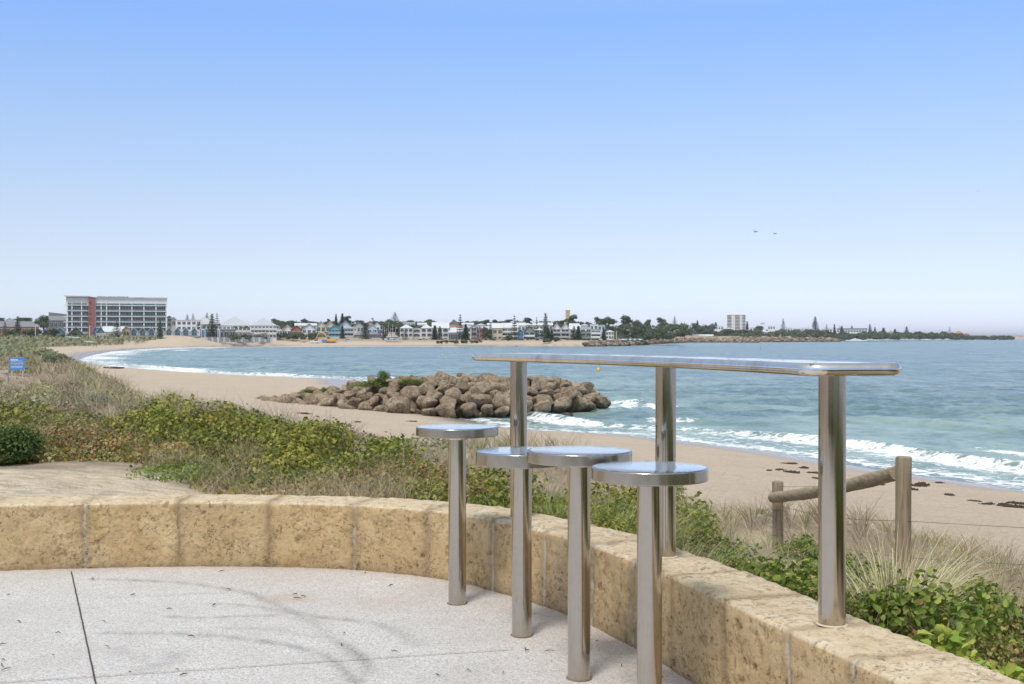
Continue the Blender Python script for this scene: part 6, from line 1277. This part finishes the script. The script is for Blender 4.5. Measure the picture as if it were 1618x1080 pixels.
for x_ in (-1.6, 1.6):
    for y_ in (-.85, .85): mb = MB(); mb.lathe([(.38, -.12), (.38, .12)], 14, M=Matrix.Translation((x_, y_, .38)) @ Matrix.Rotation(math.pi/2, 4, 'X')); mb.build('wheel', tyre, o)
# --- lamp posts, picnic shelters, buoys, birds
for px, yt, yb, d, l in [(56, 515, 541, 540, 'white lamp post on the dune left of the slate building'), (104, 524, 541, 540, 'white lamp post left of the dark green gabled house'), (141.5, 515, 536, 575, 'white post with box head below the red tower'), (1174, 522, 538, 660, 'x'), (344.5, 520, 538, 596, 'white flagless pole before the resort'), (441, 520, 539, 655, 'thin white pole before the white gabled pair'), (486, 521, 539, 655, 'thin white pole before the lattice-fronted house'), (974, 523, 538, 665, 'tall thin lamp post at the left of the parked car line'), (1057, 520, 536, 850, 'pale thin lamp post at the edge of the wood, left'), (1066, 522, 536, 850, 'pale thin lamp post at the edge of the wood, right')]:
    if l == 'x': continue
    k = sc(d); o = empty('lamp_post', P3(px, yb, d), 0, l, 'lamp post', 'poles along the far shore'); H_ = (yb-yt)*k; mb = MB(); mb.tube([(0, 0, -1), (0, 0, H_)], [.16, .11], 8); mb.build('pole', PM('white'), o); mb = MB(); mb.box(-.12, 1.1, -.15, .15, H_+.01, H_+.2); mb.build('lamp_head', PM('offwhite'), o)
for px, yt, yb, w_, d, l in [(117, 532, 539, 19, 520, 'picnic shelter with pale tilted roof on the dune below the green gabled house'), (144, 539, 545, 17, 480, 'low picnic shelter with pale flat roof on the beach edge'), (5, 533, 541, 14, 520, 'small shelter with blue roof at the left edge')]:
    k = sc(d); o = empty('picnic_shelter', P3(px, yb, d), 0, l, 'shelter'); W = w_*k; H_ = (yb-yt)*k; mb = MB(); mb.prism([(-W/2, H_), (W/2, H_*.72), (W/2, H_*.72+.18), (-W/2, H_+.18)], -2, 2); mb.build('roof', PM('blue' if px < 10 else 'roofw'), o)
    for s in (-.35, .35):
        for y_ in (-1.6, 1.6): mb = MB(); mb.tube([(s*W, y_, -1.2), (s*W, y_, H_*(.86-s*.28))], .1, 8); mb.build('post', PM('dgrey'), o)
buoy_y = paint('buoy_yellow', (.70,.46,.02), .45); buoy_g = paint('buoy_green', (.12,.20,.06), .5)
for px, py, d, hp, m_, l in [(945.5, 585, 174.5, 17, buoy_y, 'yellow spar buoy floating just below the bar table edge'), (718.5, 554.5, 411, 6, buoy_y, 'small distant yellow buoy, the farther of two left of the table'), (699.6, 561, 319, 6, buoy_y, 'small distant yellow buoy, the nearer of two left of the table'), (1202, 551.5, 474, 5, buoy_g, 'small green channel buoy far out below the skyline tower')]:
    d = (CAMZ-SEA)*F/(py-HZ); k = sc(d); o = empty('buoy', (at(px, py, d)[0], d, SEA), 0, l, 'buoy', 'buoys on the bay'); H_ = hp*k
    mb = MB(); mb.lathe([(H_*.07, -.3), (H_*.15, -.05), (H_*.16, H_*.12), (H_*.09, H_*.2), (H_*.05, H_*.26)], 18); mb.build('float', m_, o)
    mb = MB(); mb.lathe([(H_*.045, H_*.26), (H_*.03, H_*.8), (H_*.03, H_*.82)], 12); mb.build('spar', m_, o); mb = MB(); mb.lathe([(.01, H_*.82), (H_*.06, H_*.88), (H_*.06, H_*.94), (.01, H_)], 12, cap=False); mb.build('top_mark', m_, o)
bd = paint('gull_grey', (.12,.12,.13), .8)
for px, py, d, s, l in [(1193.5, 366, 160, 1.0, 'small dark bird flying above the bay, the left one'), (1224, 369, 185, .9, 'small dark bird flying above the bay, the right one'), (1545, 302, 230, .7, 'tiny bird high above the sea at the right')]:
    mb = MB(); sec = [(-.24,.012,.008),(-.15,.05,.045),(-.02,.07,.065),(.1,.06,.055),(.17,.035,.04),(.22,.035,.035),(.26,.012,.012),(.30,.004,.004)]; V = []; Fc = []; n_ = 10
    for x_, ry, rz_ in sec: V += [(x_, ry*math.cos(a), rz_*math.sin(a)) for a in np.linspace(0, 2*math.pi, n_, endpoint=False)]
    for i in range(len(sec)-1):
        for j in range(n_): Fc.append((i*n_+j, i*n_+(j+1) % n_, (i+1)*n_+(j+1) % n_, (i+1)*n_+j))
    for sg in (-1, 1):
        b = len(V); W_ = [(.10,sg*.03,.03),(-.09,sg*.03,.03),(.12,sg*.24,.13),(-.06,sg*.24,.13),(.02,sg*.5,.06),(-.05,sg*.5,.06)]; V += W_+[(x_, y_, z_-.012) for x_, y_, z_ in W_]
        for (p, q, r_, s_) in ((0,1,3,2),(2,3,5,4)): Fc += [(b+p,b+q,b+r_,b+s_), (b+6+p,b+6+s_-0,b+6+r_,b+6+q) if False else (b+6+p,b+6+q,b+6+r_,b+6+s_)]
        for e0_, e1_ in ((0,2),(2,4),(4,5),(5,3),(3,1),(1,0)): Fc.append((b+e0_,b+e1_,b+6+e1_,b+6+e0_))
    mb.add(V, Fc, True); o = mb.build('bird', bd); o.location = at(px, py, d); o.scale = (s, s, s); o.rotation_euler = (.2, -.1, .6); tag(o, l, 'bird', 'birds over the bay')
# ---------------------------------------------------------------- sea haze: even, thin, round the whole scene
mb = MB(); mb.box(-28500, 28500, -3600, 28500, -9, 38); hz_ = mb.build('haze', None)
m = bpy.data.materials.new('sea_haze'); m.use_nodes = True; m.node_tree.nodes.clear(); ou = m.node_tree.nodes.new('ShaderNodeOutputMaterial'); vo = m.node_tree.nodes.new('ShaderNodeVolumePrincipled')
vo.inputs['Color'].default_value = (.86, .92, 1.0, 1); vo.inputs['Density'].default_value = .00009; vo.inputs['Anisotropy'].default_value = 0.1; m.node_tree.links.new(vo.outputs[0], ou.inputs['Volume']); hz_.data.materials.append(m)
tag(hz_, kind='stuff')
